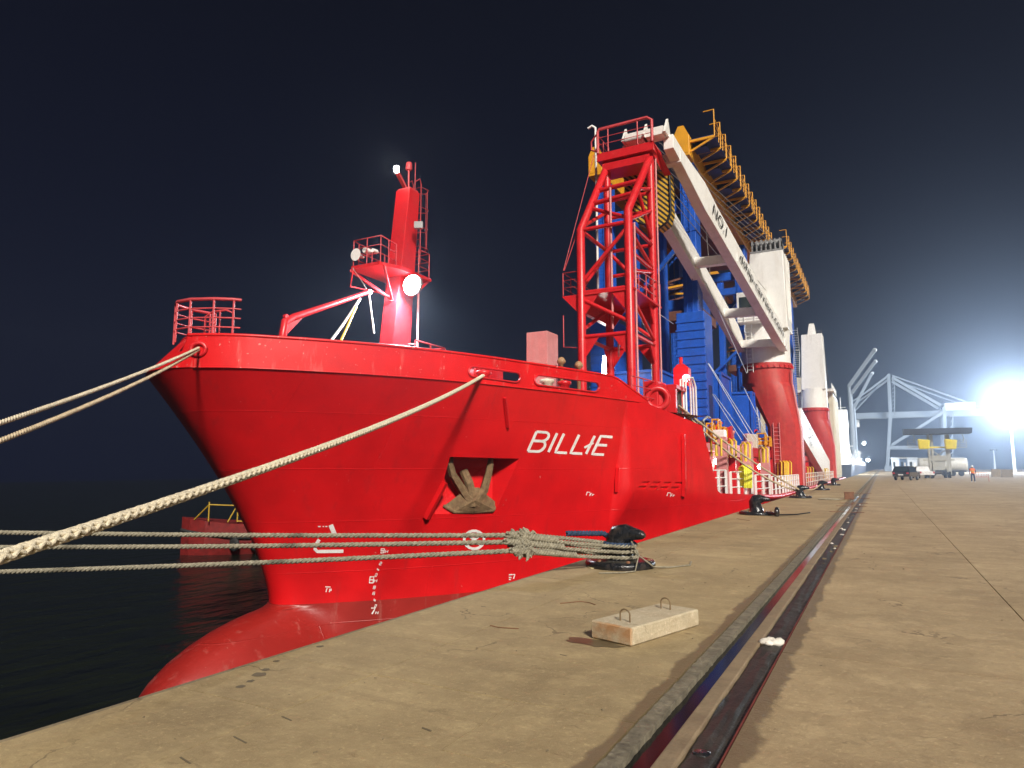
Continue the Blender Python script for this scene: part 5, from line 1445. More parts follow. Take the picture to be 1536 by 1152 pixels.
# grey ropes of the vessel ahead
def leftpt(px, py, D): return Vector(_c + ray(px, py) * D)
J = [leftpt(772, 803, 10.0), leftpt(768, 813, 9.9), leftpt(776, 826, 9.75)]
L0 = [leftpt(-700, 795, 12.0), leftpt(-700, 812, 11.7), leftpt(-700, 875, 11.4)]
L1 = [leftpt(0, 799, 10.6), leftpt(0, 821, 10.4), leftpt(0, 858, 10.2)]
glab = ['top one of three grey ropes stretched low across the view', 'middle one of three grey ropes stretched low across the view', 'bottom one of three grey ropes stretched low across the view']
for k in range(3):
    c = B1 + V(0, 0, -.12 + .09 * (2 - k))
    loop = [J[k]]
    rr = .24
    for i in range(13):
        a = R(205 - 230 * i / 12)
        loop.append(c + V(rr * math.cos(a) * 1.0, rr * math.sin(a) * -1.0 + 0, .0))
    pts = [L0[k], L1[k], J[k]]
    mid = []
    for i in range(41):
        t = i / 40; mid.append(J[k].lerp(L1[k], t) - V(0, 0, .02 * math.sin(math.pi * t)))
    path = list(reversed(mid)); path = [L0[k]] + path
    t_ = root('mooring_rope', glab[k], 'rope', tuple(J[k]))
    mb = MB(); rope_mesh(mb, path, .040, .22, 3, .03); mb.build('rope_line', 'rope_grey', t_, fixn=False)
    # eye around the bollard
    far = [c + V(.25 * math.cos(a), .25 * math.sin(a), 0) for a in np.linspace(R(250), R(250 + 270), 15)]
    far = [c + V(.26 * math.cos(a), .26 * math.sin(a), 0) for a in np.linspace(R(-110), R(140), 15)]
    eye = [J[k] + V(0, 0, -.01)] + [J[k].lerp(far[0], .5) + V(0, 0, -.02)] + far + [J[k].lerp(far[-1], .5) + V(0, 0, .02), J[k] + V(0, .03, .02)]
    mb = MB(); rope_mesh(mb, eye, .034, .2, 3, .03); mb.build('rope_eye', 'rope_grey', t_, fixn=False)
    d = (far[0] - J[k]).normalized()
    mb = MB(); rope_mesh(mb, [J[k] - d * .12, J[k] + d * .15, J[k] + d * (.75 + .2 * k)], .062 - .006 * k, .16, 3, .025); mb.build('splice', 'rope_grey', t_, fixn=False)
    rnd = random.Random(20 + k)
    for i in range(9):
        fr = MB(); p = J[k] + d * rnd.uniform(-.06, .3) + V(0, 0, rnd.uniform(-.02, .02)); up = 1 if (k == 0 and i < 5) else -1
        q = p + V(rnd.uniform(-.12, .10), rnd.uniform(-.08, .08), up * rnd.uniform(.03, .13)); m_ = p.lerp(q, .55) + V(rnd.uniform(-.04, .04), 0, up * .04)
        fr.tube([p, p.lerp(m_, .6), m_, q, q + V(rnd.uniform(-.05, .05), 0, -.03)], [.034, .032, .026, .02, .008], 6); fr.build('frayed_strand', 'rope_grey', t_)
    for i in range(3):
        a0 = rnd.uniform(0, 6); p = J[k] + d * rnd.uniform(0, .25)
        pts_ = [p + V(.07 * math.cos(a0 + a), rnd.uniform(-.03, .03), .055 * math.sin(a0 + a)) for a in np.linspace(0, 4.6, 9)]
        mb = MB(); rope_mesh(mb, pts_, .026, .12, 3, .03); mb.build('rope_turn', 'rope_grey', t_, fixn=False)
# blue fuzzy rope
mb = MB()
c = B1 + V(0, 0, .05)
path = [leftpt(850, 800, 11.0), leftpt(905, 800, 11.2)] + [c + V(.235 * math.cos(a), .235 * math.sin(a), .02) for a in np.linspace(R(120), R(-200), 18)]
rope_mesh(mb, path, .05, .16, 3, .03)
tag(recenter(mb.build('mooring_rope', 'rope_blue', fixn=False)), 'dark blue fuzzy rope wound round the neck of the nearest bollard', 'rope')
# thin messenger line hanging off the bollard
ml = MB(); g0 = V(BX + .25, 10.6, .42)
ml.tube([g0, V(BX + .45, 10.35, .25), V(BX + .43, 10.22, .02), V(BX + .3, 10.0, .015), V(BX + .0, 9.8, .015)], .012, 5)
ml.tube([V(BX + .28, 10.5, .3), V(BX + .60, 10.6, .05), V(BX + .78, 10.9, .015), V(BX + 1.0, 11.3, .015), V(BX + .92, 11.7, .015)], .014, 5)
tag(recenter(ml.build('messenger_line', 'rope_grey')), 'thin grey line dangling off the nearest bollard onto the concrete', 'line')
# cardboard scrap
p = atz(897, 851, .008); cbm = MB(); cbm.box(p, (.30, .18, .012), rz=.7)
tag(recenter(cbm.build('cardboard_scrap', 'cardboard')), 'flat scrap of pale yellow cardboard beside the nearest bollard', 'cardboard')
# stern-side ropes from roller fairlead
rope(sag(AFTF, V(BX, 38.7, .42), .22, 30), .055, 'rope_tan', 'upper tan rope from the roller fairlead down to the third bollard', pitch=.3, step=.09)
rope(sag(AFTF + V(0, .2, -.1), V(BX - .1, 38.9, .34), .55, 30), .055, 'rope_tan', 'lower, slacker tan rope from the roller fairlead to the third bollard', pitch=.3, step=.09)
rope([V(BX, 38.9, .4), V(BX + .1, 46, .25), V(BX, 53, .4)], .045, 'rope_tan', 'tan rope stretched between the third and fourth bollards', step=.12)
# chain lump and hook by second bollard
ch = MB(); p = V(-3.1, 23.9, .0)
ch.lathe(p + V(0, 0, .14), [(.05, -.08), (.15, -.05), (.17, 0), (.15, .05), (.05, .08)], 12, axis='X'); ch.tube([p + V(0, 0, .05), p + V(.5, 1.0, .02), p + V(.8, 2.2, .02)], .025, 5); ch.tube([V(-3.6, 24.3, .1), p + V(0, 0, .06)], .05, 6)
tag(recenter(ch.build('shackle_chain', 'black_paint')), 'black round shackle and chain lying beside the second bollard', 'chain')

# concrete counterweight block with two lifting loops
blk = root('concrete_block', 'low weathered concrete block with two steel lifting loops', 'block', (-2.0, 6.9, 0))
f0, f1 = V(-2.06, 6.02, 0), V(-1.72, 7.14, 0)
ax = (f1 - f0).normalized(); nx = V(-ax.y, ax.x, 0)
q = [f0, f1, f1 + nx * .46, f0 + nx * .46]
mb = MB(); mb.hexa([p + V(0, 0, .004) for p in q], [p + V(0, 0, .165) for p in q]); bo_ = mb.build('block_body', 'conc_block', blk)
bm = bmesh.new(); bm.from_mesh(bo_.data); bmesh.ops.bevel(bm, geom=bm.edges[:], offset=.012, segments=1, affect='EDGES')
bmesh.ops.subdivide_edges(bm, edges=[e for e in bm.edges if e.calc_length() > .1], cuts=3, use_grid_fill=True); rnd = random.Random(77)
for v in bm.verts:
    if v.co.z > .02: v.co += Vector((rnd.uniform(-1, 1), rnd.uniform(-1, 1), rnd.uniform(-1, .4))) * .0014
bm.to_mesh(bo_.data); bm.free()
for t, s_ in ((.16, .20), (.80, .24)):
    c = f0 + ax * (1.17 * t) + nx * s_ + V(0, 0, .16); hp = []
    for k in range(11): a = math.pi * k / 10; hp.append(c + nx * (-.055 * math.cos(a)) * 1.0 + V(0, 0, .07 + .045 * math.sin(a)))
    MB().tube([c - nx * .055 - V(0, 0, .02)] + hp + [c + nx * .055 - V(0, 0, .02)], .008, 6).build('lifting_loop', 'hoop', blk)
mat('block_shadow_tone', (.10, .075, .04), .35, var=.3)  # dark colour standing in for the shadow at the block's left end
mb = MB(); rnd = random.Random(2)
ctr = f0 + nx * .35 - ax * .12
mb.add([ctr + V(0, 0, .004)] + [ctr + V(.30 * math.cos(a) * rnd.uniform(.7, 1.1), .13 * math.sin(a) * rnd.uniform(.7, 1.1), .004) for a in np.linspace(0, 2 * math.pi, 20, endpoint=False)], [(0, i + 1, (i + 1) % 20 + 1) for i in range(20)])
mb.build('block_shadow_patch', 'block_shadow_tone', quay)
# little debris on the apron
rnd = random.Random(9); deb = MB()
for i in range(240):
    if i % 2: x, y = rnd.uniform(-4.4, -1.6), rnd.uniform(2.5, 22)
    else: x, y = rnd.uniform(-.6, 9), rnd.uniform(3, 30)
    s_ = rnd.uniform(.004, .012); a = rnd.uniform(0, 3)
    deb.box((x, y, s_ * .3), (s_ * rnd.uniform(1, 2.6), s_, s_ * .7), rz=a)
dbo = deb.build('gravel_bits', 'conc_dark'); dbo['kind'] = 'stuff'; tag(dbo, 'tiny loose grit scattered over the quay concrete', 'grit')
for (px, py), L_, rz in (((435, 906), 0, 0),):
    pass
for pts in ([(840, 905), (870, 902), (885, 904), (893, 907)], [(735, 938), (748, 941), (778, 943)], [(1105, 778), (1125, 781)]):
    w_ = MB(); w_.tube([atz(x, y, .006) for x, y in pts], .005, 5); tag(recenter(w_.build('wire_scrap', 'rust')), {840: 'bent rusty wire scrap on the concrete left of the block', 735: 'straight thin wire scrap on the apron nearer the quay edge', 1105: 'short wire scrap on the concrete past the nearest bollard'}[pts[0][0]], 'wire')
p = atz(1274, 749, 0); bxm = MB(); bxm.box(p + V(0, 0, .17), (.42, .4, .34), rz=.1)
for s_ in (-1, 1): bxm.bb(p + V(-.24, s_ * .12 - .05, .34), p + V(.24, s_ * .12 + .05, .37))
tag(recenter(bxm.build('wooden_crate', 'rust', bevel=.01)), 'small brown crate standing on the quay beside the rail', 'crate')
p = atz(1243, 750, 0); mm = MB(); mm.tube([p + V(-.5, .1, .03), p + V(0, 0, .05), p + V(.5, .2, .03)], [.03, .07, .03], 6)
tag(recenter(mm.build('rope_coil_scrap', 'rope_grey')), 'dark limp rope scrap on the quay before the crate', 'rope')

# ================================================================== WORK BOAT BEYOND THE BOW
tb = root('work_boat', 'red work boat with yellow frame railing floating beyond the bow', 'boat', (-44, 36, ZW))
h = MB(); o_ = leftpt(272, 800, 50.0); o_.z = ZW
ux = (leftpt(395, 800, 52.5) - leftpt(272, 800, 50)); ux.z = 0; ux.normalize(); vx = V(-ux.y, ux.x, 0)
secs = []
for s_, hw, zk, zd in ((0, .1, -.6, 2.75), (.5, .9, -.5, 2.65), (1.5, 1.7, -.4, 2.5), (3.5, 2.4, -.4, 2.25), (8, 2.7, -.4, 2.05), (15, 2.6, -.4, 2.0)):
    c = o_ + ux * s_; secs.append([c - vx * hw * .7 + V(0, 0, zk), c - vx * hw * .95 + V(0, 0, .9), c - vx * hw + V(0, 0, zd), c + vx * hw + V(0, 0, zd), c + vx * hw * .95 + V(0, 0, .9), c + vx * hw * .7 + V(0, 0, zk)])
vs = [p for s_ in secs for p in s_]
h.add(vs, [(6 * i + k, 6 * i + (k + 1) % 6, 6 * i + 6 + (k + 1) % 6, 6 * i + 6 + k) for i in range(len(secs) - 1) for k in range(6)] + [tuple(range(6))])
mat('boat_red', (.17, .009, .008), .6, var=.3, dirt=(.05, .02, .02), damt=.7)
hull_b = h.build('boat_hull', 'boat_red', tb)
fb = MB(); fb.tube([secs[i][2] - vx * .03 - V(0, 0, .95) for i in range(len(secs))], .12, 8); fb.build('fender_belt', 'tyre', hull_b)
for i in range(5):
    p = secs[3][1].lerp(secs[5][1], i / 8) - vx * .15 - V(0, 0, .1 + .05 * i)
    MB().lathe(p, [(.3, -.12), (.48, -.1), (.5, 0), (.48, .1), (.3, .12)], 14, axis='Y', rot=None).build('tyre_fender', 'tyre', tb)
yr = MB(); T0 = secs[1][2]; 
P_ = [o_ + ux * s_ - vx * 1.5 + V(0, 0, 2.5) for s_ in (1.1, 1.9, 4.6, 5.3, 6.1)]
def yp(s_, z): return o_ + ux * s_ - vx * (1.2 if s_ < 1.5 else 2.2) + V(0, 0, z)
for a, b_ in (((.8, 2.6), (1.7, 3.7)), ((1.7, 2.5), (1.7, 3.9)), ((1.7, 3.7), (4.9, 3.5)), ((3.0, 2.4), (3.6, 3.6)), ((3.65, 2.4), (3.65, 3.6)), ((4.5, 2.4), (5.1, 3.5)), ((5.2, 2.3), (5.2, 3.7)), ((5.2, 3.7), (6.6, 3.7)), ((3.65, 2.45), (5.2, 2.35))):
    yr.bar(yp(*a), yp(*b_), .055, 6)
mat('boat_yellow', (.40, .25, .02), .6)
yr.build('frame_railing', 'boat_yellow', tb)
whm = MB(); c0 = o_ + ux * 7.2 + V(0, 0, 2.3); whm.box(c0 + V(0, 0, .9) + ux * 1.2, (3.2, 2.4, 1.8), rz=math.atan2(ux.y, ux.x)); whm.build('wheelhouse', 'grey_steel', tb)

# ================================================================== TERMINAL BACKGROUND
mat('car_black', (.015, .016, .018), .18, coat=1.0)
mat('car_white', (.7, .7, .7), .25, coat=1.0)
mat('tail_red', (.5, .01, .01), .3)
mat('tank_white', (.62, .62, .58), .4)
def vehicle(name, label, loc, rz, m_, L_, W_, H_, kind):
    t = root(name, label, 'car', loc)
    t.rotation_euler = (0, 0, 0)
    M = Matrix.Rotation(rz, 3, 'Z'); o = Vector(loc)
    def T_(x, y, z): return o + M @ V(x, y, z)
    w = W_ / 2
    if kind == 'suv': prof = [(-L_ / 2, .45), (-L_ / 2 - .03, .85), (-L_ / 2 + .05, 1.0), (-L_ / 2 + .35, H_ - .05), (-L_ / 2 + .8, H_), (.5, H_ - .02), (1.15, 1.05), (L_ / 2 - .2, .92), (L_ / 2, .7), (L_ / 2, .4)]
    else: prof = [(-L_ / 2, .5), (-L_ / 2, 1.02), (-.6, 1.04), (-.45, H_ - .03), (-.1, H_), (.8, H_ - .04), (1.4, 1.08), (L_ / 2 - .2, .98), (L_ / 2, .75), (L_ / 2, .45)]
    vs = []
    for s_ in (-1, 1):
        for y, z in prof: vs.append(T_(s_ * (w if z < 1.08 else w * .82), y, z))
    n = len(prof); mb = MB(); mb.add(vs, [tuple(range(n)), tuple(reversed(range(n, 2 * n)))] + [(i, (i + 1) % n, n + (i + 1) % n, n + i) for i in range(n)])
    body = mb.build('body', m_, t, bevel=.06)
    for y in (-L_ * .3, L_ * .3):
        for s_ in (-1, 1):
            wh = MB(); wh.lathe((0, 0, 0), [(.2, -.11), (.33, -.1), (.35, 0), (.33, .1), (.2, .11)], 18, axis='X'); wh.v = [tuple(T_(s_ * (w - .1), y, .35) + M @ Vector(p)) for p in wh.v]
            wo = wh.build('wheel', 'tyre', t)
            rm = MB(); rm.lathe((0, 0, 0), [(.2, -.12), (.2, .12)], 12, axis='X'); rm.v = [tuple(T_(s_ * (w - .1), y, .35) + M @ Vector(p)) for p in rm.v]; rm.build('rim', 'grey_steel', wo)
    def quad(name_, pts, m__): mb = MB(); mb.add([T_(*p) for p in pts], [(0, 1, 2, 3)]); mb.build(name_, m__, t)
    if kind == 'suv':
        yb = -L_ / 2
        quad('rear_window', [(-w * .76, yb + .075, 1.05), (w * .76, yb + .075, 1.05), (w * .70, yb + .29, H_ - .16), (-w * .70, yb + .29, H_ - .16)], 'glass')
        for s_ in (-1, 1):
            quad('tail_lamp', [(s_ * w * .95, yb - .05, .8), (s_ * w * .68, yb - .05, .8), (s_ * w * .68, yb - .03, .97), (s_ * w * .95, yb - .03, .97)], 'tail_red')
            quad('side_window', [(s_ * w * .99, yb + .6, 1.06), (s_ * w * .99, 1.0, 1.08), (s_ * w * .835, .45, H_ - .12), (s_ * w * .835, yb + .75, H_ - .12)], 'glass')
        quad('number_plate', [(-.28, yb - .06, .62), (.28, yb - .06, .62), (.28, yb - .06, .76), (-.28, yb - .06, .76)], 'white_plain')
    else:
        for s_ in (-1, 1):
            quad('side_window', [(s_ * w * .99, -.4, 1.1), (s_ * w * .99, 1.2, 1.12), (s_ * w * .84, .75, H_ - .12), (s_ * w * .84, -.35, H_ - .12)], 'glass')
            quad('tail_lamp', [(s_ * w * .97, -L_ / 2 - .02, .75), (s_ * w * .8, -L_ / 2 - .02, .75), (s_ * w * .8, -L_ / 2 - .02, 1.0), (s_ * w * .97, -L_ / 2 - .02, 1.0)], 'tail_red')
    return t
vehicle('parked_car', 'black hatchback seen from behind, parked beside the crane rail', (2.7, 99, .0), R(-17), 'car_black', 4.4, 1.9, 1.75, 'suv')
vehicle('pickup_truck', 'white pickup parked just right of the black car', (5.2, 116, .0), R(12), 'car_white', 5.0, 1.85, 1.75, 'pickup')

# person in hi-vis vest
pl = atz(1460, 723.5, 0)
per = root('person', 'person in white helmet, orange vest and dark trousers standing on the quay', 'person', tuple(pl))
jn = {'pel': (0, 0, .93, .15), 'wai': (0, 0, 1.10, .14), 'che': (0, 0, 1.34, .17), 'nek': (0, .0, 1.50, .065), 'hed': (0, -.02, 1.63, .1), 'crn': (0, -.01, 1.72, .09),
      'lh': (-.10, 0, .88, .11), 'lk': (-.12, -.02, .48, .08), 'la': (-.13, .02, .09, .06), 'lt': (-.14, -.14, .04, .05), 'rh': (.10, 0, .88, .11), 'rk': (.13, -.03, .48, .08), 'ra': (.15, .02, .09, .06), 'rt': (.18, -.13, .04, .05),
      'ls': (-.20, 0, 1.42, .075), 'le': (-.28, .02, 1.14, .055), 'lw': (-.27, -.10, .90, .042), 'lf': (-.27, -.14, .82, .045), 'rs': (.20, 0, 1.42, .075), 're': (.29, .02, 1.14, .055), 'rw': (.22, -.16, .98, .042), 'rf': (.17, -.20, .93, .045)}
ks = list(jn); me = bpy.data.meshes.new('body')
ed = [('pel', 'wai'), ('wai', 'che'), ('che', 'nek'), ('nek', 'hed'), ('hed', 'crn'), ('pel', 'lh'), ('lh', 'lk'), ('lk', 'la'), ('la', 'lt'), ('pel', 'rh'), ('rh', 'rk'), ('rk', 'ra'), ('ra', 'rt'), ('che', 'ls'), ('ls', 'le'), ('le', 'lw'), ('lw', 'lf'), ('che', 'rs'), ('rs', 're'), ('re', 'rw'), ('rw', 'rf')]
me.from_pydata([jn[k][:3] for k in ks], [(ks.index(a), ks.index(b_)) for a, b_ in ed], [])
to = bpy.data.objects.new('tmp_body', me); COL.objects.link(to)
sk = to.modifiers.new('skin', 'SKIN'); ss = to.modifiers.new('sub', 'SUBSURF'); ss.levels = 2; ss.render_levels = 2
for i, k in enumerate(ks):
    me.skin_vertices[0].data[i].radius = (jn[k][3], jn[k][3] * (.75 if k in ('che', 'wai', 'pel') else 1)); me.skin_vertices[0].data[i].use_root = (k == 'pel')
dg = bpy.context.evaluated_depsgraph_get(); bmesh_ = bpy.data.meshes.new_from_object(to.evaluated_get(dg)); bpy.data.objects.remove(to)
bmesh_.materials.clear()
for k in ('navy_cloth', 'orange_vest', 'skin', 'white_plain'): bmesh_.materials.append(MATS[k])
for p in bmesh_.polygons:
    z = p.center.z; x = abs(p.center.x); p.use_smooth = True
    p.material_index = 2 if z > 1.50 or (x > .15 and z < .93 and z > .75) else (1 if z > .96 and x < .24 else 0)
    if z < .1: p.material_index = 3
po = bpy.data.objects.new('body', bmesh_); COL.objects.link(po); po.parent = per; ORG[po.name] = Vector(pl)
hm = MB(); hm.lathe(pl + V(0, -.02, 1.66), [(.16, 0), (.135, .03), (.12, .09), (.07, .14), (.01, .155)], 16); hm.build('helmet', 'white_plain', per)
hm = MB(); hm.box(pl + V(0, -.125, 1.20), (.30, .012, .05)); hm.box(pl + V(0, .125, 1.20), (.30, .012, .05)); hm.build('reflective_band', 'lime', per)
po.scale = (1, 1, 1)

# red and white barrier frame beside the person
bp_ = atz(1473, 722, 0); br = MB()
mat('barrier_pink', (.6, .2, .16), .6)
br.tube([bp_ + V(-.7, 0, 0), bp_ + V(-.7, 0, 1.0), bp_ + V(.7, .3, 1.0), bp_ + V(.7, .3, 0)], .03, 6); br.bar(bp_ + V(-.7, 0, .5), bp_ + V(.7, .3, .5), .03, 6)
for k in range(5): br.bar(bp_ + V(-.5 + .25 * k, .05 + .05 * k, .5), bp_ + V(-.5 + .25 * k, .05 + .05 * k, 1), .02, 5)
for s_ in (-.7, .7): br.bar(bp_ + V(s_, -.25, .02), bp_ + V(s_, .5, .02), .03, 6)
tag(recenter(br.build('crowd_barrier', 'barrier_pink')), 'pinkish metal barrier standing behind the person', 'barrier')

# mobile hopper with dark roof and yellow drums
HY = 121.0
hp = root('mobile_hopper', 'wheeled loading hopper tower with long dark roof and yellow drums', 'hopper', (8.5, HY, 0))
def hx(px, py, y=HY): return aty(px, py, y)
rf = MB(); a, b_ = hx(1355, 652), hx(1456, 645); rf.hexa([V(a.x, HY - 1.4, a.z), V(b_.x, HY - 1.4, a.z), V(b_.x, HY + 2.4, a.z), V(a.x, HY + 2.4, a.z)], [V(a.x + .1, HY - 1.4, b_.z + .3), V(b_.x + .1, HY - 1.4, b_.z + .3), V(b_.x, HY + 2.4, b_.z + .5), V(a.x, HY + 2.4, b_.z + .5)])
mat('hopper_roof', (.03, .032, .04), .7); mat('hopper_grey', (.4, .4, .36), .6); mat('hopper_yellow', (.75, .62, .03), .5)
rf.build('roof', 'hopper_roof', hp, bevel=.03)
for px in (1392, 1397, 1419, 1422):
    for dy in (0, 1.8):
        p, q = hx(px, 652), hx(px, 713); MB().bb((p.x - .12, HY + dy - .1, .5), (p.x + .12, HY + dy + .1, p.z + .05)).build('column', 'hopper_grey', hp)
for z, y0 in ((hx(1400, 671).z, 0), (hx(1400, 690).z, 0)):
    MB().bb((hx(1385, 690).x, HY - .15, z - .12), (hx(1432, 690).x, HY - .02, z + .12)).build('platform_beam', 'hopper_yellow' if z > 4 else 'hopper_grey', hp)
for px in (1386, 1426):
    c = hx(px, 666); dr = MB(); dr.hexa([c + V(-.75, -.9, -.8), c + V(.6, -.9, -.8), c + V(.6, .4, -.8), c + V(-.75, .4, -.8)], [c + V(-.85, -1.0, .75), c + V(.8, -1.0, .6), c + V(.8, .5, .6), c + V(-.85, .5, .75)]); dr.build('drum', 'hopper_yellow', hp, bevel=.15)
for x0, x1 in ((1362, 1384), (1430, 1450)):
    r_ = MB(); a, b_ = hx(x0, 671), hx(x1, 671); r_.rail([a, b_], 1.1, 2, .8, .04); r_.bar(a, b_, .06, 5); r_.build('gallery_railing', 'hopper_grey', hp)
for px in (1369, 1443): 
    c0, c1_ = hx(px, 651), hx(px + 1, 664); MB().tube([c0, c0.lerp(c1_, .5) + V(.2, 0, 0), c1_], .07, 6).build('support_strut', 'hopper_grey', hp)
br_ = MB(); br_.beam(hx(1395, 690), hx(1420, 674), .1, .12); br_.beam(hx(1420, 690), hx(1395, 674), .1, .12); br_.build('cross_brace', 'hopper_grey', hp)
bt = MB(); bt.hexa([V(hx(1400, 690).x, HY, 1.2), V(hx(1416, 690).x, HY, 1.2), V(hx(1416, 690).x, HY + 1.5, 1.2), V(hx(1400, 690).x, HY + 1.5, 1.2)], [V(hx(1396, 690).x, HY, 3.4), V(hx(1420, 690).x, HY, 3.4), V(hx(1420, 690).x, HY + 1.7, 3.4), V(hx(1396, 690).x, HY + 1.7, 3.4)]); bt.build('bin', 'hopper_grey', hp)
MB().bb((hx(1388, 690).x, HY - .6, .55), (hx(1424, 690).x, HY + 2.2, .85)).build('chassis', 'dark_steel', hp)
for px in (1391, 1398, 1417, 1423):
    for dy in (-.3, 1.9): MB().lathe((hx(px, 690).x, HY + dy, .5), [(.25, -.15), (.48, -.13), (.5, 0), (.48, .13), (.25, .15)], 14, axis='X').build('wheel', 'tyre', hp)

# tank trailer behind the hopper
TYY = 150.0
tt = root('tank_trailer', 'long white cylindrical tank trailer parked behind the hopper', 'trailer', (12, TYY, 0))
a, b_ = aty(1376, 698, TYY), aty(1452, 698, TYY)
MB().lathe((0, 0, 0), [(.2, 0), (1.2, .15), (1.35, .5), (1.35, (b_ - a).length - .5), (1.2, (b_ - a).length - .15), (.2, (b_ - a).length)], 24, axis='X').build('tank', 'tank_white', None) if False else None
tm = MB(); Lt = b_.x - a.x; tm.lathe((a.x, TYY, 2.1), [(.2, 0), (1.15, .12), (1.3, .5), (1.3, Lt - .5), (1.15, Lt - .12), (.2, Lt)], 24, axis='X'); tm.build('tank', 'tank_white', tt)
MB().bb((a.x + .5, TYY - .9, .7), (b_.x - .4, TYY + .9, .95)).build('chassis', 'dark_steel', tt)
for k in range(5): MB().lathe((b_.x - 1.2 - 1.3 * k if k < 3 else a.x + 1.2 + 1.3 * (k - 3), TYY - .9, .5), [(.25, -.15), (.48, -.13), (.5, 0), (.48, .13), (.25, .15)], 14, axis='Y').build('wheel', 'tyre', tt)

# portable cabins
def cabin(px0, px1, py0, Y, label, m_):
    a, b_ = aty(px0, py0, Y), aty(px1, py0, Y)
    t = root('site_cabin', label, 'cabin', ((a.x + b_.x) / 2, Y, 0), 'site cabins behind the parked cars')
    MB().bb((a.x, Y, 0), (b_.x, Y + 4, a.z)).build('cabin_wall', m_, t, bevel=.03)
    MB().bb((a.x - .2, Y - .3, a.z), (b_.x + .2, Y + 4.2, a.z + .25)).build('roof', 'pale_steel', t)
    w_ = b_.x - a.x
    MB().bb((a.x + w_ * .2, Y - .03, a.z * .45), (a.x + w_ * .45, Y - .005, a.z * .8)).build('window', 'glass', t); MB().bb((a.x + w_ * .6, Y - .03, .1), (a.x + w_ * .8, Y - .005, a.z * .75)).build('door', 'white', t)
mat('cabin_blue', (.12, .2, .36), .6)
cabin(1337, 1349, 688, 180, 'left pale blue site cabin behind the black car', 'pale_steel'); cabin(1349, 1360, 688, 172, 'middle dark blue site cabin behind the black car', 'cabin_blue'); cabin(1361, 1376, 688, 180, 'right pale blue site cabin behind the pickup', 'pale_steel')
# concrete stacks at far right
for i, (p0, p1, top_, Y, lb_) in enumerate(((1487, 1501, 703.5, 140, 'left low grey concrete barrier block far out on the apron'), (1502, 1519, 704, 136, 'right low grey concrete barrier block far out on the apron'))):
    a, b_ = aty(p0, top_, Y), aty(p1, top_, Y); mb = MB(); mb.hexa([V(a.x, Y, 0), V(b_.x, Y, 0), V(b_.x, Y + .8, 0), V(a.x, Y + .8, 0)], [V(a.x, Y + .2, max(.9, a.z)), V(b_.x, Y + .2, max(.9, a.z)), V(b_.x, Y + .6, max(.9, a.z)), V(a.x, Y + .6, max(.9, a.z))])
    tag(recenter(mb.build('barrier_block', 'conc_dark', bevel=.02)), lb_, 'block', 'barrier blocks far out on the apron')

# lamp masts
def lamp_mast(x, y, h_, label, lit, ring=2.2):
    t = root('floodlight_mast', label, 'light mast', (x, y, 0))
    p = MB(); p.tube([V(x, y, 0), V(x, y, h_ * .5), V(x, y, h_)], [.42, .32, .2], 12); p.build('pole', 'pale_steel', t)
    r_ = MB(); r_.tube([V(x + ring * math.cos(a), y + ring * math.sin(a), h_) for a in np.linspace(0, 2 * math.pi, 21)], .08, 6); r_.build('lamp_ring', 'grey_steel', t)
    for k in range(10):
        a = 2 * math.pi * k / 10; c = V(x + ring * math.cos(a), y + ring * math.sin(a), h_)
        ho = MB().box(c + V(0, 0, -.2), (.7, .7, .35), rz=a).build('floodlight', 'grey_steel', t)
        MB().box(c + V(.36 * math.cos(a), .36 * math.sin(a), -.28), (.06, .66, .5), rz=a).build('lens', 'lamp_far' if lit else 'glass', ho)
    return t
mat('lamp_far', (.9, .9, .9), .3, emit=(.86, .94, 1), estr=400)
LM = aty(1513, 606, 250)
lamp_mast(LM.x, LM.y, LM.z, 'tall floodlight mast with glaring lit lamp ring at right', True)
point(LM + V(0, -4.5, -.6), 180000, (.80, .90, 1.0), 2.0)
LM2 = aty(1490, 674, 330); lamp_mast(LM2.x, LM2.y, LM2.z, 'thin distant lamp mast left of the glaring one', False, .8)

mat('sts_grey', (.20, .24, .29), .6)
# ship-to-shore crane
SY = 300.0
sc = root('container_crane', 'pale ship-to-shore container crane with lowered boom in the haze', 'crane', (12, SY, 0))
def sx(px, py, dy=0.0): p = aty(px, py, SY); return V(p.x, SY + dy, p.z)
def sbeam(a, b_, w_, name, dys=(0, 14)):
    for dy in dys: MB().beam(sx(*a, dy), sx(*b_, dy), w_ * .75, w_ * .9).build(name, 'sts_grey', sc)
sbeam((1331, 703), (1336, 622), 1.3, 'leg'); sbeam((1336, 622), (1333, 561), 1.1, 'leg'); sbeam((1420, 703), (1416, 610), 1.2, 'leg')
sbeam((1336, 671), (1419, 671), 1.2, 'portal_beam'); sbeam((1338, 667), (1415, 618), 1.0, 'diagonal_brace'); sbeam((1338, 566), (1411, 608), 1.1, 'back_stay'); sbeam((1338, 563), (1448, 602), .45, 'back_stay'); sbeam((1340, 562), (1470, 608), .35, 'back_stay', (5,))
sbeam((1332, 564), (1300, 588), .8, 'fore_stay'); sbeam((1300, 588), (1276, 604), .6, 'fore_stay'); sbeam((1320, 574), (1282, 615), .5, 'fore_stay', (5,))
a, b_ = sx(1276, 623), sx(1484, 621)
MB().bb((a.x, SY + 3.5, a.z - 1.2), (b_.x, SY + 5, a.z + 1.0)).build('boom', 'sts_grey', sc); MB().bb((a.x, SY + 9, a.z - 1.2), (b_.x, SY + 10.5, a.z + 1.0)).build('boom', 'sts_grey', sc)
a, b_ = sx(1418, 615), sx(1464, 602); MB().bb((a.x, SY + 2.5, a.z), (b_.x, SY + 11.5, b_.z)).build('machinery_house', 'white_plain', sc, bevel=.2)
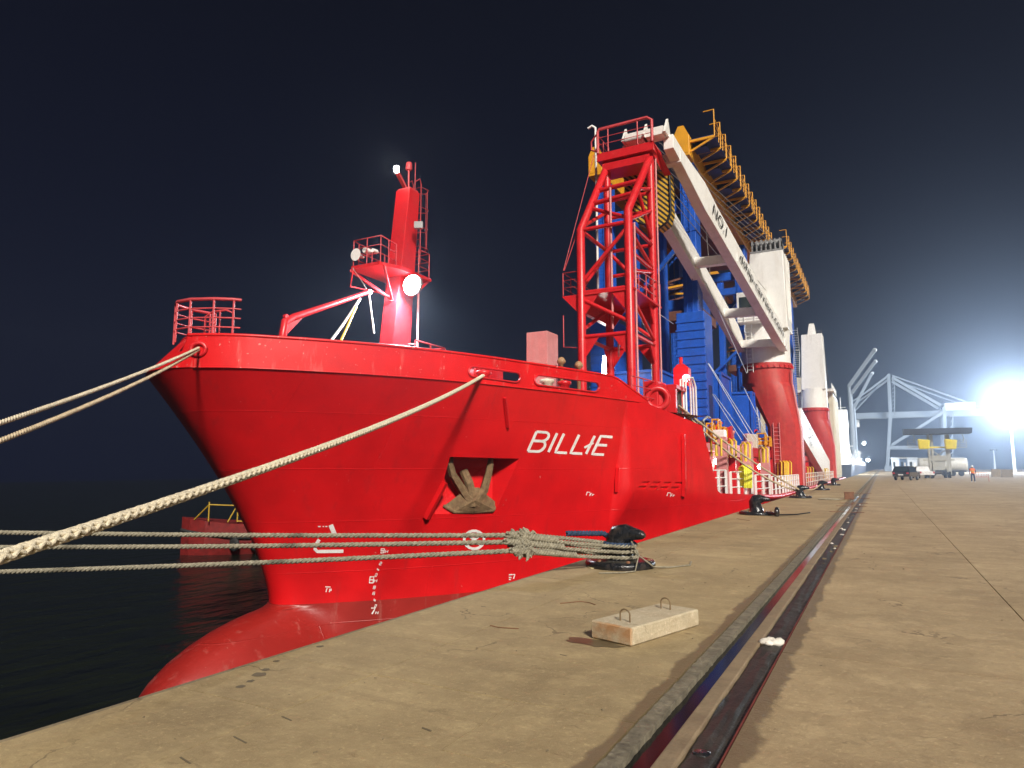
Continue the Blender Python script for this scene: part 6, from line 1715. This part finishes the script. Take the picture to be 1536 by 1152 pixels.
MB().bb((sx(1331, 690).x - 1.2, SY - 2, .1), (sx(1331, 690).x + 1.2, SY + 16, 2.2)).build('bogie', 'sts_grey', sc); MB().bb((sx(1420, 690).x - 1.2, SY - 2, .1), (sx(1420, 690).x + 1.2, SY + 16, 2.2)).build('bogie', 'sts_grey', sc)
for px in (1337, 1424):
    st = MB()
    for k in range(9): st.beam(sx(px + 1, 690 - 8 * k if px > 1400 else 620 - 6 * k), sx(px + 5, 686 - 8 * k if px > 1400 else 617 - 6 * k), .5, .25)
    st.bar(sx(px + 5, 700 if px > 1400 else 622), sx(px + 5, 618 if px > 1400 else 565), .2, 5); st.build('stair_tower', 'sts_grey', sc)
a = sx(1290, 640); MB().bb((sx(1274, 690).x, SY + 5, sx(1274, 640).z), (sx(1292, 690).x, SY + 9, sx(1274, 629).z)).build('trolley_cab', 'white_plain', sc)

# next ship astern, brightly lit, with three raised jibs
NY = 165.0
ns = root('distant_ship', 'distant grey ship with brightly lit white deckhouse moored further along', 'ship', (-14, 200, ZW))
mat('ship_grey', (.10, .12, .17), .6)
h = MB(); h.hexa([V(-24, NY, ZW), V(-6.5, NY, ZW), V(-5.6, 300, ZW), V(-25, 300, ZW)], [V(-25, NY - 1, 2.2), V(-5.6, NY - 1, 2.2), V(-5.2, 300, 2.2), V(-25.5, 300, 2.2)]); h.build('hull', 'ship_grey', ns)
for x0, x1, y0, y1, z in ((-22, -8.5, 178, 190, 9.5), (-20, -9.5, 180, 189, 14), (-21, -6.5, 181, 184, 15.5), (-18, -7.5, 195, 215, 6.0), (-20, -7, 225, 260, 7)):
    MB().bb((x0, y0, 2.0), (x1, y1, z)).build('deckhouse', 'white_plain', ns, bevel=.1)
rnd = random.Random(4)
for k in range(22):
    Y = 168 + k * 5.5; mb = MB(); zt_ = rnd.uniform(3.5, 7.5); x = rnd.uniform(-9, -6)
    mb.bar((x, Y, 2), (x, Y, zt_), .15, 6); mb.bar((x - .8, Y, zt_ - .5), (x + .8, Y + .3, zt_ - .4), .1, 5); mb.build('deck_post', 'white_plain', ns)
MB().rail([V(-5.7, 166, 2.2), V(-5.4, 298, 2.2)], 1.2, 2, 3, .07).build('deck_railing', 'white_plain', ns)
for x0, x1, y, z in ((-21.5, -9, 177.97, 8.3), (-21.5, -9, 177.97, 6.0), (-19.5, -10, 179.97, 12.4)):
    for k in range(9): MB().bb((x0 + (x1 - x0) * k / 9, y - .03, z - .45), (x0 + (x1 - x0) * (k + .55) / 9, y, z + .45)).build('window', 'glass', ns)
for k in range(5):
    mb = MB(); x, Y = -18 + 2.4 * k, 182 + 3 * k; mb.bar((x, Y, 14), (x, Y, 18 + (k % 3) * 1.6), .12, 5); mb.bar((x - 1.2, Y, 17), (x + 1.2, Y, 17), .08, 5); mb.build('signal_mast', 'white_plain', ns)
for z, y in ((9.5, 178), (14, 180)): MB().rail([V(-21.5, y, z), V(-8.6, y, z), V(-8.6, y + 10, z)], 1.1, 2, 1.4, .06).build('deck_railing', 'white_plain', ns)
for k in range(9):
    Y = 190 + k * 9; MB().beam((-7, Y, 2), (-5.6, Y + 6, 6 - k * .3), .2, .25).build('gangway_truss', 'pale_steel', ns); MB().beam((-5.6, Y, 2.2), (-7.5, Y + 5, 7 - k * .4), .15, .2).build('gangway_truss', 'white_plain', ns)
for px, py in ((1296, 665), (1288, 690), (1302, 690)):
    c = aty(px, py, 177); MB().lathe(c, [(.2, -.15), (.35, 0), (.2, .15)], 10, axis='Y').build('deck_floodlight', 'lamp_small', ns); point(c - V(-.3, 1.5, 0), 1600, (.85, .93, 1), .4)
for k, (a, b_) in enumerate((((1273, 580), (1312, 525)), ((1276, 592), (1313, 542)), ((1281, 612), (1308, 560)))):
    Y = 205 + 25 * k; p, q = aty(*a, Y), aty(*b_, Y); mb = MB(); mb.tube([V(p.x, Y, 2), V(p.x, Y, p.z + .5)], .45, 12); po_ = mb.build('crane_post', 'sts_grey', ns)
    MB().beam(p, q, .8, .9).build('crane_jib', 'sts_grey', po_); MB().lathe(q, [(.4, -.4), (.6, 0), (.4, .4)], 8, axis='Y').build('jib_sheave', 'pale_steel', po_)

# ================================================================== HAZE
hz = MB().bb((-334, -64, -9.6), (334, 645, 62)).build('haze', 'white_plain'); hz['kind'] = 'stuff'
tag(hz, 'thin night haze hanging over the harbour', 'haze')
hm_ = bpy.data.materials.new('haze'); hm_.use_nodes = True; n_ = hm_.node_tree.nodes; n_.clear()
ho_ = n_.new('ShaderNodeOutputMaterial'); pv = n_.new('ShaderNodeVolumePrincipled')
pv.inputs['Color'].default_value = (.66, .79, 1.0, 1); pv.inputs['Density'].default_value = .0014; pv.inputs['Anisotropy'].default_value = .82
hm_.node_tree.links.new(pv.outputs[0], ho_.inputs['Volume']); hz.data.materials.clear(); hz.data.materials.append(hm_)
